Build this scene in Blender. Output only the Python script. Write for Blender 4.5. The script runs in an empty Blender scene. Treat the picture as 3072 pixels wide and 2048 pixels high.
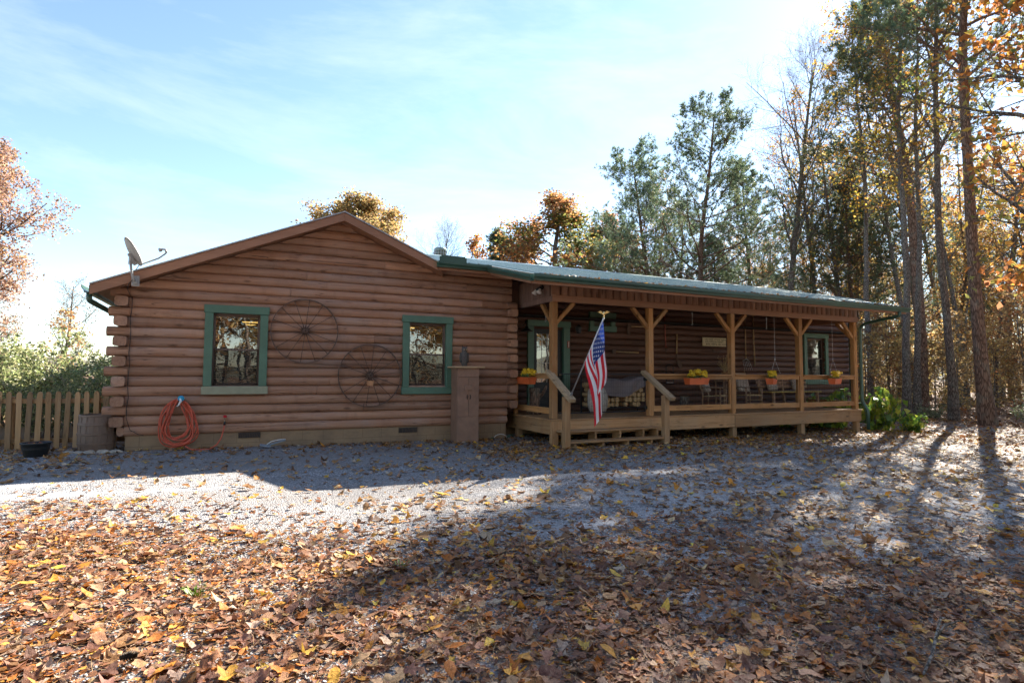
import bpy, math, random
import numpy as np
from mathutils import Vector, Matrix

D = bpy.data
SC = bpy.context.scene
COL = SC.collection
rnd = random.Random(7)
PI = math.pi

# ------------------------------------------------------------------ camera
CAM_LOC = Vector((1.808, -12.338, 1.154))
YAW, PITCH, ROLL = math.radians(25.46), math.radians(3.29), math.radians(0.33)


def cam_matrix():
    cy, sy = math.cos(YAW), math.sin(YAW)
    right = Vector((cy, -sy, 0))
    fwd0 = Vector((sy, cy, 0))
    up0 = Vector((0, 0, 1))
    fwd = fwd0 * math.cos(PITCH) + up0 * math.sin(PITCH)
    up = up0 * math.cos(PITCH) - fwd0 * math.sin(PITCH)
    r = right * math.cos(ROLL) + up * math.sin(ROLL)
    u = up * math.cos(ROLL) - right * math.sin(ROLL)
    m = Matrix((r, u, -fwd)).transposed().to_4x4()
    m.translation = CAM_LOC
    return m


cd = D.cameras.new('camera')
cd.sensor_width = 36.0
cd.lens = 1713.0 / 3072.0 * 36.0
cd.clip_start = 0.05
cd.clip_end = 2000
cam = D.objects.new('camera', cd)
cam.matrix_world = cam_matrix()
COL.objects.link(cam)
SC.camera = cam

# ------------------------------------------------------------------ light
SUN_AZ, SUN_EL = math.radians(63.8), math.radians(34.8)
SUN_STRENGTH, SKY_STRENGTH, EXPOSURE = 4.0, 0.053, 2.55
w = D.worlds.new('World')
SC.world = w
w.use_nodes = True
nt = w.node_tree
nt.nodes.clear()
sky = nt.nodes.new('ShaderNodeTexSky')
sky.sky_type = 'NISHITA'
sky.sun_disc = False
sky.sun_elevation = SUN_EL
sky.sun_rotation = SUN_AZ
sky.air_density = 1.0
sky.dust_density = 0.12
sky.ozone_density = 1.6
tc = nt.nodes.new('ShaderNodeTexCoord')
mp = nt.nodes.new('ShaderNodeMapping')
mp.inputs['Scale'].default_value = (1.2, 2.2, 5.0)
mp.inputs['Rotation'].default_value = (0.2, 0.35, 0.5)
nz = nt.nodes.new('ShaderNodeTexNoise')
nz.inputs['Scale'].default_value = 1.25
nz.inputs['Detail'].default_value = 8
nz.inputs['Roughness'].default_value = 0.62
nz.inputs['Distortion'].default_value = 0.35
rp = nt.nodes.new('ShaderNodeValToRGB')
rp.color_ramp.elements[0].position = 0.47
rp.color_ramp.elements[0].color = (0, 0, 0, 1)
rp.color_ramp.elements[1].position = 0.78
rp.color_ramp.elements[1].color = (0.5, 0.5, 0.5, 1)
mx = nt.nodes.new('ShaderNodeMix')
mx.data_type = 'RGBA'
bg = nt.nodes.new('ShaderNodeBackground')
bg.inputs['Strength'].default_value = SKY_STRENGTH
wo = nt.nodes.new('ShaderNodeOutputWorld')
L = nt.links.new
L(tc.outputs['Generated'], mp.inputs['Vector'])
L(mp.outputs['Vector'], nz.inputs['Vector'])
L(nz.outputs['Fac'], rp.inputs['Fac'])
L(rp.outputs['Color'], mx.inputs[0])
L(sky.outputs['Color'], mx.inputs[6])
mx.inputs[7].default_value = (4.6, 5.0, 5.4, 1)
L(mx.outputs[2], bg.inputs['Color'])
L(bg.outputs[0], wo.inputs['Surface'])

sd = D.lights.new('sun', 'SUN')
sd.energy = SUN_STRENGTH
sd.angle = math.radians(0.53)
sd.color = (1.0, 0.93, 0.82)
so = D.objects.new('sun', sd)
SUN_DIR = Vector((math.sin(SUN_AZ) * math.cos(SUN_EL), math.cos(SUN_AZ) * math.cos(SUN_EL), math.sin(SUN_EL)))
so.rotation_euler = SUN_DIR.to_track_quat('Z', 'Y').to_euler()
so.location = (20, 10, 30)
COL.objects.link(so)

vs = SC.view_settings
vs.view_transform = 'Standard'
vs.look = 'None'
vs.exposure = EXPOSURE
vs.gamma = 1.0
vs.use_curve_mapping = False
SC.render.engine = 'CYCLES'
cy_ = SC.cycles
cy_.use_denoising = True
cy_.max_bounces = 6
cy_.diffuse_bounces = 4
cy_.glossy_bounces = 2
cy_.transmission_bounces = 5
cy_.transparent_max_bounces = 10
cy_.use_adaptive_sampling = True
cy_.adaptive_threshold = 0.02
cy_.caustics_reflective = False
cy_.caustics_refractive = False


# ------------------------------------------------------------------ helpers
def V3(*a):
    return Vector(a)


class MB:
    """collects faces of one mesh object"""

    def __init__(s):
        s.v = []
        s.f = []

    def quad(s, *p):
        n = len(s.v)
        s.v += [tuple(q) for q in p]
        s.f.append(tuple(range(n, n + len(p))))
        return s

    def box(s, x0, x1, y0, y1, z0, z1, c=0.0):
        cx, cy, cz = (x0 + x1) / 2, (y0 + y1) / 2, (z0 + z1) / 2
        return s.obox((cx, cy, cz), ((x1 - x0) / 2, (y1 - y0) / 2, (z1 - z0) / 2), None, c)

    def obox(s, ctr, h, R=None, c=0.0):
        n = len(s.v)
        C = Vector(ctr)
        if R is None:
            R = Matrix.Identity(3)
        if c <= 0:
            for sx in (-1, 1):
                for sy in (-1, 1):
                    for sz in (-1, 1):
                        s.v.append(tuple(C + R @ Vector((sx * h[0], sy * h[1], sz * h[2]))))
            for f in ((0, 1, 3, 2), (4, 6, 7, 5), (0, 4, 5, 1), (2, 3, 7, 6), (0, 2, 6, 4), (1, 5, 7, 3)):
                s.f.append(tuple(n + i for i in f))
            return s
        c = min(c, min(h) * 0.6)
        idx = {}
        for sx in (0, 1):
            for sy in (0, 1):
                for sz in (0, 1):
                    sg = (sx * 2 - 1, sy * 2 - 1, sz * 2 - 1)
                    for a in range(3):
                        p = [sg[i] * (h[i] - (0 if i == a else c)) for i in range(3)]
                        idx[(sx, sy, sz, a)] = len(s.v)
                        s.v.append(tuple(C + R @ Vector(p)))

        def k(d, a):
            return idx[(d[0], d[1], d[2], a)]
        for a in range(3):
            b, e = (a + 1) % 3, (a + 2) % 3
            for sa in (0, 1):
                q = []
                for sb, se in ((0, 0), (1, 0), (1, 1), (0, 1)):
                    d = [0, 0, 0]
                    d[a], d[b], d[e] = sa, sb, se
                    q.append(k(d, a))
                s.f.append(tuple(q if sa else q[::-1]))
            for sa in (0, 1):
                for sb in (0, 1):
                    d0 = [0, 0, 0]
                    d0[a], d0[b], d0[e] = sa, sb, 0
                    d1 = list(d0)
                    d1[e] = 1
                    q = [k(d0, a), k(d0, b), k(d1, b), k(d1, a)]
                    s.f.append(tuple(q if sa == sb else q[::-1]))
        for sx in (0, 1):
            for sy in (0, 1):
                for sz in (0, 1):
                    s.f.append(tuple(idx[(sx, sy, sz, a)] for a in range(3)))
        return s

    def beam(s, p0, p1, wdt, hgt, up=(0, 0, 1), c=0.0):
        """box from p0 to p1, wdt across, hgt along up"""
        p0, p1 = Vector(p0), Vector(p1)
        d = p1 - p0
        ln = d.length
        x = d / ln
        y = Vector(up).cross(x)
        y.normalize()
        z = x.cross(y)
        R = Matrix((x, y, z)).transposed()
        return s.obox((p0 + p1) / 2, (ln / 2, wdt / 2, hgt / 2), R, c)

    def prism(s, poly, axis, lo, hi):
        """poly of 2-D points in the plane normal to axis, pushed from lo to hi"""
        n = len(s.v)
        m = len(poly)

        def mk(p, t):
            if axis == 'x':
                return (t, p[0], p[1])
            if axis == 'y':
                return (p[0], t, p[1])
            return (p[0], p[1], t)
        for t in (lo, hi):
            s.v += [mk(p, t) for p in poly]
        s.f.append(tuple(n + i for i in range(m))[::-1])
        s.f.append(tuple(n + m + i for i in range(m)))
        for i in range(m):
            j = (i + 1) % m
            s.f.append((n + i, n + j, n + m + j, n + m + i))
        return s

    def sweep(s, poly, p0, p1, up=(0, 0, 1)):
        """2-D profile (across, up) swept from p0 to p1"""
        p0, p1 = Vector(p0), Vector(p1)
        x = (p1 - p0).normalized()
        y = Vector(up).cross(x).normalized()
        z = x.cross(y)
        n = len(s.v)
        m = len(poly)
        for P in (p0, p1):
            s.v += [tuple(P + y * a + z * b) for a, b in poly]
        s.f.append(tuple(range(n, n + m)))
        s.f.append(tuple(range(n + m, n + 2 * m))[::-1])
        for i in range(m):
            j = (i + 1) % m
            s.f.append((n + i, n + m + i, n + m + j, n + j))
        return s

    def tube(s, pts, r, sides=8, closed=False, cap=True):
        pts = [Vector(p) for p in pts]
        n0 = len(s.v)
        N = len(pts)
        rr = r if isinstance(r, (list, tuple)) else [r] * N
        prev = None
        for i, p in enumerate(pts):
            a = pts[(i + 1) % N] if (closed or i < N - 1) else p
            b = pts[i - 1] if (closed or i > 0) else p
            t = (a - b)
            if t.length < 1e-9:
                t = Vector((0, 0, 1))
            t.normalize()
            if prev is None:
                ref = Vector((0, 0, 1)) if abs(t.z) < 0.9 else Vector((1, 0, 0))
                u = t.cross(ref).normalized()
            else:
                u = (prev - t * prev.dot(t))
                if u.length < 1e-6:
                    u = t.orthogonal()
                u.normalize()
            prev = u
            w_ = t.cross(u)
            for k in range(sides):
                an = 2 * PI * k / sides
                s.v.append(tuple(p + (u * math.cos(an) + w_ * math.sin(an)) * rr[i]))
        M = N if closed else N - 1
        for i in range(M):
            i2 = (i + 1) % N
            for k in range(sides):
                k2 = (k + 1) % sides
                s.f.append((n0 + i * sides + k, n0 + i * sides + k2, n0 + i2 * sides + k2, n0 + i2 * sides + k))
        if cap and not closed:
            s.f.append(tuple(n0 + k for k in range(sides))[::-1])
            s.f.append(tuple(n0 + (N - 1) * sides + k for k in range(sides)))
        return s

    def lathe(s, prof, ctr, n=16, axis=(0, 0, 1), cap=True, sq=None):
        """prof: (radius, height) from low to high"""
        z = Vector(axis).normalized()
        x = z.orthogonal().normalized() if abs(z.z) < 0.999 else Vector((1, 0, 0))
        y = z.cross(x)
        C = Vector(ctr)
        n0 = len(s.v)
        for r, h in prof:
            for k in range(n):
                a = 2 * PI * k / n
                s.v.append(tuple(C + (x * math.cos(a) + y * math.sin(a) * (sq or 1)) * r + z * h))
        for i in range(len(prof) - 1):
            for k in range(n):
                k2 = (k + 1) % n
                s.f.append((n0 + i * n + k, n0 + i * n + k2, n0 + (i + 1) * n + k2, n0 + (i + 1) * n + k))
        if cap:
            s.f.append(tuple(n0 + k for k in range(n))[::-1])
            s.f.append(tuple(n0 + (len(prof) - 1) * n + k for k in range(n)))
        return s

    def ball(s, c, r, sc=(1, 1, 1), n=10, m=7, jit=0.0):
        C = Vector(c)
        n0 = len(s.v)
        for i in range(m + 1):
            th = PI * i / m
            for k in range(n):
                a = 2 * PI * k / n
                q = 1 + (rnd.uniform(-jit, jit) if jit else 0)
                s.v.append((C.x + r * q * sc[0] * math.sin(th) * math.cos(a), C.y + r * q * sc[1] * math.sin(th) * math.sin(a), C.z - r * q * sc[2] * math.cos(th)))
        for i in range(m):
            for k in range(n):
                k2 = (k + 1) % n
                s.f.append((n0 + i * n + k, n0 + i * n + k2, n0 + (i + 1) * n + k2, n0 + (i + 1) * n + k))
        return s

    def mesh(s, name, smooth=False):
        me = D.meshes.new(name)
        me.from_pydata(s.v, [], s.f)
        if smooth:
            me.polygons.foreach_set('use_smooth', [True] * len(me.polygons))
        return me


def link(o, parent=None):
    COL.objects.link(o)
    if parent is not None:
        o.parent = parent
        if parent.type == 'EMPTY':
            o.matrix_parent_inverse = Matrix.Translation(-parent.location)
    return o


def thing(name, label, cat, loc=(0, 0, 0), group=None):
    o = D.objects.new(name, None)
    o.empty_display_size = 0.2
    o.location = loc
    o['label'] = label
    o['category'] = cat
    if group:
        o['group'] = group
    COL.objects.link(o)
    return o


def part(name, mb, m, parent=None, smooth=False, label=None):
    me = mb.mesh(name, smooth) if isinstance(mb, MB) else mb
    if m is not None and not me.materials:
        me.materials.append(m)
    o = D.objects.new(name, me)
    link(o, parent)
    if label:
        o['label'] = label
    return o


def tag(o, label, cat, group=None):
    o['label'] = label
    o['category'] = cat
    if group:
        o['group'] = group
    return o


def struct(name, mb, m, smooth=False):
    o = part(name, mb, m, None, smooth)
    o['kind'] = 'structure'
    return o


def np_mesh(name, verts, faces, cols=None, smooth=False):
    """verts (n,3); faces: list of (m,k) int arrays"""
    me = D.meshes.new(name)
    me.vertices.add(len(verts))
    me.vertices.foreach_set('co', np.asarray(verts, np.float32).ravel())
    tot = sum(f.size for f in faces)
    npol = sum(len(f) for f in faces)
    me.loops.add(tot)
    me.loops.foreach_set('vertex_index', np.concatenate([f.ravel() for f in faces]).astype(np.int32))
    me.polygons.add(npol)
    sizes = np.concatenate([np.full(len(f), f.shape[1], np.int32) for f in faces])
    st = np.concatenate([[0], np.cumsum(sizes)[:-1]]).astype(np.int32)
    me.polygons.foreach_set('loop_start', st)
    if smooth:
        me.polygons.foreach_set('use_smooth', np.ones(npol, bool))
    me.update(calc_edges=True)
    if cols is not None:
        ca = me.color_attributes.new('Col', 'FLOAT_COLOR', 'POINT')
        c4 = np.ones((len(verts), 4), np.float32)
        c4[:, :3] = cols
        ca.data.foreach_set('color', c4.ravel())
    return me


# ------------------------------------------------------------------ materials
def nd(t, typ, ins=None, **props):
    n = t.nodes.new(typ)
    for k, v in props.items():
        setattr(n, k, v)
    for k, v in (ins or {}).items():
        s = n.inputs[k]
        if hasattr(v, 'is_output'):
            t.links.new(v, s)
        else:
            s.default_value = v
    return n


def newmat(name):
    m = D.materials.new(name)
    m.use_nodes = True
    t = m.node_tree
    return m, t, t.nodes['Principled BSDF'], t.nodes['Material Output']


def C4(c, k=1.0):
    return (c[0] * k, c[1] * k, c[2] * k, 1.0)


def ramp(t, fac, stops):
    r = nd(t, 'ShaderNodeValToRGB', {'Fac': fac})
    e = r.color_ramp.elements
    while len(e) < len(stops):
        e.new(0.5)
    for i, (p, c) in enumerate(stops):
        e[i].position = p
        e[i].color = C4(c) if not isinstance(c, (int, float)) else (c, c, c, 1)
    return r.outputs['Color']


def vmap(t, vec, scale=(1, 1, 1), loc=(0, 0, 0), rot=(0, 0, 0)):
    return nd(t, 'ShaderNodeMapping', {'Vector': vec, 'Scale': scale, 'Location': loc, 'Rotation': rot}).outputs[0]


def noise(t, vec, scale, detail=4, rough=0.55, dist=0.0):
    return nd(t, 'ShaderNodeTexNoise', {'Vector': vec, 'Scale': scale, 'Detail': detail, 'Roughness': rough, 'Distortion': dist}).outputs['Fac']


def mixc(t, fac, a, b, mode='MIX'):
    n = nd(t, 'ShaderNodeMix', None, data_type='RGBA', blend_type=mode)
    for i, v in ((0, fac), (6, a), (7, b)):
        if hasattr(v, 'is_output'):
            t.links.new(v, n.inputs[i])
        else:
            n.inputs[i].default_value = v if i == 0 else C4(v)
    return n.outputs[2]


def math_(t, op, a, b=0.0):
    n = nd(t, 'ShaderNodeMath', None, operation=op)
    for i, v in enumerate((a, b)):
        if hasattr(v, 'is_output'):
            t.links.new(v, n.inputs[i])
        else:
            n.inputs[i].default_value = v
    return n.outputs[0]


def objvec(t, spread=11.0):
    """object coordinates shifted by a random amount per object"""
    tcn = nd(t, 'ShaderNodeTexCoord').outputs['Object']
    r = nd(t, 'ShaderNodeObjectInfo').outputs['Random']
    k = math_(t, 'MULTIPLY', r, spread)
    cmb = nd(t, 'ShaderNodeCombineXYZ', {'X': k, 'Y': k, 'Z': k}).outputs[0]
    return nd(t, 'ShaderNodeVectorMath', {0: tcn, 1: cmb}, operation='ADD').outputs[0], r


def wood(name, ca, cb, axis, rough=0.6, bump=0.4, cracks=0.5, vary=0.3, knots=0.0, grain=1.0, fade=None):
    m, t, b, out = newmat(name)
    vec, r = objvec(t)
    s = [22.0 * grain] * 3
    s['xyz'.index(axis)] = 1.1 * grain
    v1 = vmap(t, vec, tuple(s))
    g = noise(t, v1, 1.0, 6, 0.6, 0.5)
    big = noise(t, vmap(t, vec, tuple(q * 0.12 for q in s)), 1.0, 3, 0.5, 0.3)
    col = ramp(t, g, [(0.3, ca), (0.7, cb)])
    col = mixc(t, ramp(t, big, [(0.35, 0.0), (0.7, 0.55)]), col, tuple(x * 0.68 for x in ca))
    if fade:
        fd = noise(t, vmap(t, vec, (0.9, 0.9, 0.9)), 1.0, 5, 0.65, 0.4)
        col = mixc(t, ramp(t, fd, [(0.48, 0.0), (0.72, 0.6)]), col, fade)
        st_ = noise(t, vmap(t, vec, (3.5, 3.5, 0.5)), 1.0, 4, 0.6)
        col = mixc(t, ramp(t, st_, [(0.52, 0.0), (0.75, 0.45)]), col, tuple(x * 0.5 for x in ca))
    s2 = [9.0 * grain] * 3
    s2['xyz'.index(axis)] = 0.35 * grain
    cr = noise(t, vmap(t, vec, tuple(s2)), 1.0, 3, 0.5, 0.6)
    crk = ramp(t, cr, [(0.492, 0.0), (0.5, 1.0), (0.508, 0.0)])
    col = mixc(t, math_(t, 'MULTIPLY', crk, cracks), col, tuple(x * 0.22 for x in ca))
    if knots > 0:
        s3 = [7.0] * 3
        s3['xyz'.index(axis)] = 2.6
        vo = nd(t, 'ShaderNodeTexVoronoi', {'Vector': vmap(t, vec, tuple(s3)), 'Scale': 0.55})
        kn = ramp(t, vo.outputs['Distance'], [(0.05, 1.0), (0.14, 0.0)])
        col = mixc(t, math_(t, 'MULTIPLY', kn, knots), col, tuple(x * 0.3 for x in ca))
    val = math_(t, 'MULTIPLY_ADD', r, vary)
    val.node.inputs[2].default_value = 1.0 - vary / 2
    col = nd(t, 'ShaderNodeHueSaturation', {'Color': col, 'Value': val}).outputs[0]
    t.links.new(col, b.inputs['Base Color'])
    b.inputs['Roughness'].default_value = rough
    b.inputs['Specular IOR Level'].default_value = 0.3
    hgt = math_(t, 'SUBTRACT', g, math_(t, 'MULTIPLY', crk, 0.8 * cracks))
    bp = nd(t, 'ShaderNodeBump', {'Height': hgt, 'Strength': bump, 'Distance': 0.006})
    t.links.new(bp.outputs[0], b.inputs['Normal'])
    return m


def plain(name, c, rough=0.5, metal=0.0, spec=0.5, var=0.25, scale=9.0, bump=0.0, dirt=None):
    m, t, b, out = newmat(name)
    tcn = nd(t, 'ShaderNodeTexCoord').outputs['Object']
    n1 = noise(t, tcn, scale, 5, 0.6)
    col = ramp(t, n1, [(0.3, tuple(x * (1 - var) for x in c)), (0.7, tuple(min(1, x * (1 + var)) for x in c))])
    if dirt:
        n2 = noise(t, tcn, scale * 0.35, 4, 0.65)
        col = mixc(t, ramp(t, n2, [(0.5, 0.0), (0.72, 0.8)]), col, dirt)
    t.links.new(col, b.inputs['Base Color'])
    rr = nd(t, 'ShaderNodeMapRange', {'Value': n1, 'To Min': rough * 0.85, 'To Max': min(1, rough * 1.2)}).outputs[0]
    t.links.new(rr, b.inputs['Roughness'])
    b.inputs['Metallic'].default_value = metal
    b.inputs['Specular IOR Level'].default_value = spec
    if bump:
        bp = nd(t, 'ShaderNodeBump', {'Height': noise(t, tcn, scale * 6, 3), 'Strength': bump, 'Distance': 0.004})
        t.links.new(bp.outputs[0], b.inputs['Normal'])
    return m


def leafmat(name, trans=0.45, rough=0.6, spec=0.25, sat=1.0, blotch=0.0):
    """colour comes from the mesh attribute Col, with a per-object shift"""
    m, t, b, out = newmat(name)
    col = nd(t, 'ShaderNodeVertexColor', None, layer_name='Col').outputs[0]
    r = nd(t, 'ShaderNodeObjectInfo').outputs['Random']
    val = math_(t, 'MULTIPLY_ADD', r, 0.4)
    val.node.inputs[2].default_value = 0.8
    hue = math_(t, 'MULTIPLY_ADD', r, 0.03)
    hue.node.inputs[2].default_value = 0.485
    col = nd(t, 'ShaderNodeHueSaturation', {'Color': col, 'Value': val, 'Hue': hue, 'Saturation': sat}).outputs[0]
    if blotch:
        pos = nd(t, 'ShaderNodeNewGeometry').outputs['Position']
        n1 = noise(t, pos, 55.0, 5, 0.7)
        n2 = noise(t, vmap(t, pos, (1, 1, 1.7), rot=(0.4, 0.3, 0)), 160.0, 2, 0.5)
        col = mixc(t, 1.0, col, ramp(t, n1, [(0.3, 1 - blotch), (0.55, 1.0), (0.75, 1.0)]), 'MULTIPLY')
        col = mixc(t, ramp(t, n2, [(0.55, 0.0), (0.75, 0.5 * blotch)]), col, (0.10, 0.05, 0.03))
        bp = nd(t, 'ShaderNodeBump', {'Height': n1, 'Strength': 0.5, 'Distance': 0.012})
        t.links.new(bp.outputs[0], b.inputs['Normal'])
    t.links.new(col, b.inputs['Base Color'])
    b.inputs['Roughness'].default_value = rough
    b.inputs['Specular IOR Level'].default_value = spec
    tr = nd(t, 'ShaderNodeBsdfTranslucent', {'Color': col})
    mxs = nd(t, 'ShaderNodeMixShader', {0: trans, 1: b.outputs[0], 2: tr.outputs[0]})
    t.links.new(mxs.outputs[0], out.inputs['Surface'])
    return m


def barkmat(name, ca, cb, lichen=0.25, scale=1.0):
    m, t, b, out = newmat(name)
    vec, r = objvec(t, 5.0)
    v1 = vmap(t, vec, (9 * scale, 9 * scale, 2.0 * scale))
    vo = nd(t, 'ShaderNodeTexVoronoi', {'Vector': v1, 'Scale': 2.2}, feature='DISTANCE_TO_EDGE').outputs['Distance']
    n1 = noise(t, v1, 2.5, 6, 0.65, 0.4)
    h = math_(t, 'MULTIPLY', ramp(t, vo, [(0.0, 0.0), (0.22, 1.0)]), n1)
    col = ramp(t, h, [(0.05, tuple(x * 0.45 for x in ca)), (0.35, ca), (0.7, cb)])
    n2 = noise(t, vec, 2.3, 5, 0.7)
    col = mixc(t, ramp(t, n2, [(0.52, 0.0), (0.68, lichen)]), col, (0.25, 0.27, 0.22))
    t.links.new(col, b.inputs['Base Color'])
    b.inputs['Roughness'].default_value = 0.85
    b.inputs['Specular IOR Level'].default_value = 0.15
    bp = nd(t, 'ShaderNodeBump', {'Height': h, 'Strength': 0.8, 'Distance': 0.03})
    t.links.new(bp.outputs[0], b.inputs['Normal'])
    return m


M = {}
BROWN_A, BROWN_B = (0.30, 0.150, 0.090), (0.44, 0.250, 0.158)
for ax in 'xyz':
    M['log_' + ax] = wood('stained_log_' + ax, BROWN_A, BROWN_B, ax, 0.55, 0.7, 0.9, 0.42, 0.75, fade=(0.33, 0.235, 0.19))
    M['darklog_' + ax] = wood('shade_darkened_log_' + ax, (0.105, 0.05, 0.034), (0.17, 0.085, 0.058), ax, 0.55, 0.6, 0.8, 0.35, 0.6)  # darker copy of the log stain, porch shade put into the colour
    M['pine_' + ax] = wood('treated_pine_' + ax, (0.37, 0.165, 0.055), (0.53, 0.27, 0.10), ax, 0.65, 0.45, 0.7, 0.4, 1.0, fade=(0.42, 0.27, 0.15))
    M['deck_' + ax] = wood('deck_wood_' + ax, (0.37, 0.195, 0.085), (0.53, 0.31, 0.15), ax, 0.7, 0.5, 0.8, 0.4, 0.8, fade=(0.36, 0.26, 0.17))
    M['grey_' + ax] = wood('weathered_wood_' + ax, (0.42, 0.28, 0.155), (0.60, 0.43, 0.27), ax, 0.8, 0.6, 0.8, 0.25, 0.6)
    M['fence_' + ax] = wood('fence_cedar_' + ax, (0.33, 0.19, 0.085), (0.48, 0.295, 0.145), ax, 0.7, 0.5, 0.7, 0.55, 1.0, fade=(0.30, 0.22, 0.15))
    M['fascia_' + ax] = wood('painted_fascia_' + ax, (0.31, 0.152, 0.088), (0.40, 0.205, 0.125), ax, 0.5, 0.2, 0.25, 0.15)
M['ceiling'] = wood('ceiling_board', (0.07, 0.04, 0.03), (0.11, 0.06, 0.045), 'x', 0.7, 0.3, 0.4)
M['panel'] = wood('grooved_panel', (0.17, 0.10, 0.075), (0.25, 0.155, 0.12), 'z', 0.65, 0.35, 0.4, 0.2)
M['trim'] = plain('green_trim_paint', (0.075, 0.155, 0.105), 0.45, var=0.12, scale=5, bump=0.08)
M['trim_faded'] = plain('faded_green_sill', (0.27, 0.27, 0.18), 0.6, var=0.15, scale=6, bump=0.1)
M['found'] = plain('tan_painted_block', (0.30, 0.20, 0.115), 0.8, var=0.12, scale=3, bump=0.15, dirt=(0.20, 0.13, 0.08))
def _found():
    m = M['found']
    t = m.node_tree
    b = t.nodes['Principled BSDF']
    tcn = nd(t, 'ShaderNodeTexCoord').outputs['Object']
    br = nd(t, 'ShaderNodeTexBrick', {'Vector': vmap(t, tcn, (1, 1, 1), rot=(PI / 2, 0, 0)), 'Scale': 1.0, 'Brick Width': 0.4, 'Row Height': 0.2, 'Mortar Size': 0.006, 'Color1': (1, 1, 1, 1), 'Color2': (0.9, 0.9, 0.9, 1), 'Mortar': (0.72, 0.70, 0.68, 1)})
    cr = noise(t, vmap(t, tcn, (1.2, 1, 3)), 3.0, 6, 0.7)
    old = b.inputs['Base Color'].links[0].from_socket
    c2 = mixc(t, 1.0, old, br.outputs['Color'], 'MULTIPLY')
    c2 = mixc(t, ramp(t, cr, [(0.5, 0.0), (0.75, 0.7)]), c2, (0.17, 0.115, 0.075))
    t.links.new(c2, b.inputs['Base Color'])


_found()
M['gutter'] = plain('green_gutter', (0.035, 0.085, 0.06), 0.3, var=0.15, scale=2.5, dirt=(0.05, 0.07, 0.05))
M['black'] = plain('black_metal', (0.012, 0.012, 0.013), 0.45, var=0.2)
M['blackplastic'] = plain('black_plastic', (0.014, 0.015, 0.016), 0.5, var=0.3, scale=20)
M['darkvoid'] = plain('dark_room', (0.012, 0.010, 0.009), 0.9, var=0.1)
M['iron'] = plain('rusty_iron', (0.105, 0.062, 0.042), 0.75, var=0.5, scale=30, bump=0.3)
M['steel'] = plain('galvanised_steel', (0.42, 0.42, 0.42), 0.4, 0.7, var=0.2)
M['dish'] = plain('dish_grey', (0.33, 0.32, 0.30), 0.5, var=0.12, scale=6)
M['whitem'] = plain('white_plastic', (0.7, 0.7, 0.68), 0.4, var=0.08)
M['bronze'] = plain('window_frame_brown', (0.13, 0.085, 0.065), 0.45, var=0.1)
M['hose'] = plain('red_hose_rubber', (0.52, 0.09, 0.045), 0.5, var=0.2, scale=14)
M['cyan'] = plain('blue_plastic', (0.02, 0.30, 0.50), 0.4, var=0.1)
M['brass'] = plain('weathered_brass', (0.35, 0.22, 0.13), 0.4, 0.6, var=0.25, scale=40)
M['barrel'] = plain('brown_barrel_plastic', (0.155, 0.10, 0.07), 0.55, var=0.12, scale=5, bump=0.1)
M['stone'] = plain('pale_stone', (0.36, 0.31, 0.25), 0.85, var=0.3, scale=12, bump=0.4)
M['orange'] = plain('orange_planter', (0.62, 0.12, 0.03), 0.5, var=0.2, scale=4)
M['terracotta'] = plain('clay_cup', (0.48, 0.24, 0.12), 0.7, var=0.2)
M['yellow'] = plain('yellow_petals', (0.95, 0.56, 0.03), 0.6, var=0.3, scale=60)
M['greenleaf'] = plain('planter_leaves', (0.08, 0.17, 0.045), 0.5, var=0.5, scale=40)
M['cabinet'] = plain('brown_cabinet_paint', (0.25, 0.14, 0.092), 0.55, var=0.2, scale=5, bump=0.12, dirt=(0.19, 0.11, 0.075))
M['owl'] = plain('grey_owl_resin', (0.075, 0.062, 0.055), 0.6, var=0.6, scale=45, bump=0.6)
M['red'] = plain('flag_red', (0.74, 0.022, 0.035), 0.75, var=0.06)
M['white'] = plain('flag_white', (0.9, 0.88, 0.86), 0.75, var=0.04)
M['blue'] = plain('flag_blue', (0.018, 0.042, 0.20), 0.75, var=0.1)
M['gold'] = plain('gold_finial', (0.75, 0.55, 0.25), 0.25, 0.9, var=0.15)
M['alu'] = plain('pole_aluminium', (0.62, 0.62, 0.62), 0.35, 0.5, var=0.1)
M['tarp'] = plain('grey_tarp', (0.20, 0.165, 0.165), 0.7, var=0.2, scale=3, bump=0.2)
M['burlap'] = plain('pale_sack', (0.42, 0.38, 0.33), 0.85, var=0.25, scale=25, bump=0.4)
M['firewood'] = plain('firewood_end', (0.55, 0.36, 0.17), 0.8, var=0.35, scale=20, bump=0.3)
M['cream'] = plain('cream_sign', (0.62, 0.52, 0.33), 0.7, var=0.15, scale=10)
M['ink'] = plain('black_lettering', (0.02, 0.018, 0.015), 0.7)
M['chairwood'] = plain('rocker_wood', (0.32, 0.19, 0.11), 0.5, var=0.35, scale=15)
M['cushion'] = plain('patterned_cushion', (0.38, 0.31, 0.25), 0.85, var=0.6, scale=35)
M['straw'] = plain('dry_straw', (0.42, 0.30, 0.15), 0.8, var=0.4, scale=30)
M['lampglass'] = plain('bulb_glass', (0.75, 0.70, 0.66), 0.15, var=0.1)
M['rope'] = plain('grey_rope', (0.42, 0.38, 0.36), 0.8, var=0.3, scale=40)
M['yellowwood'] = plain('yellow_bench', (0.42, 0.30, 0.06), 0.6, var=0.25)
M['solar'] = plain('grey_light', (0.20, 0.23, 0.27), 0.35, var=0.2)
M['blind'] = plain('window_blind', (0.78, 0.74, 0.66), 0.6, var=0.08)
M['handle'] = plain('tool_handle', (0.42, 0.27, 0.14), 0.6, var=0.3, scale=25)
M['redhandle'] = plain('red_handle', (0.35, 0.09, 0.06), 0.6, var=0.3)
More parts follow.
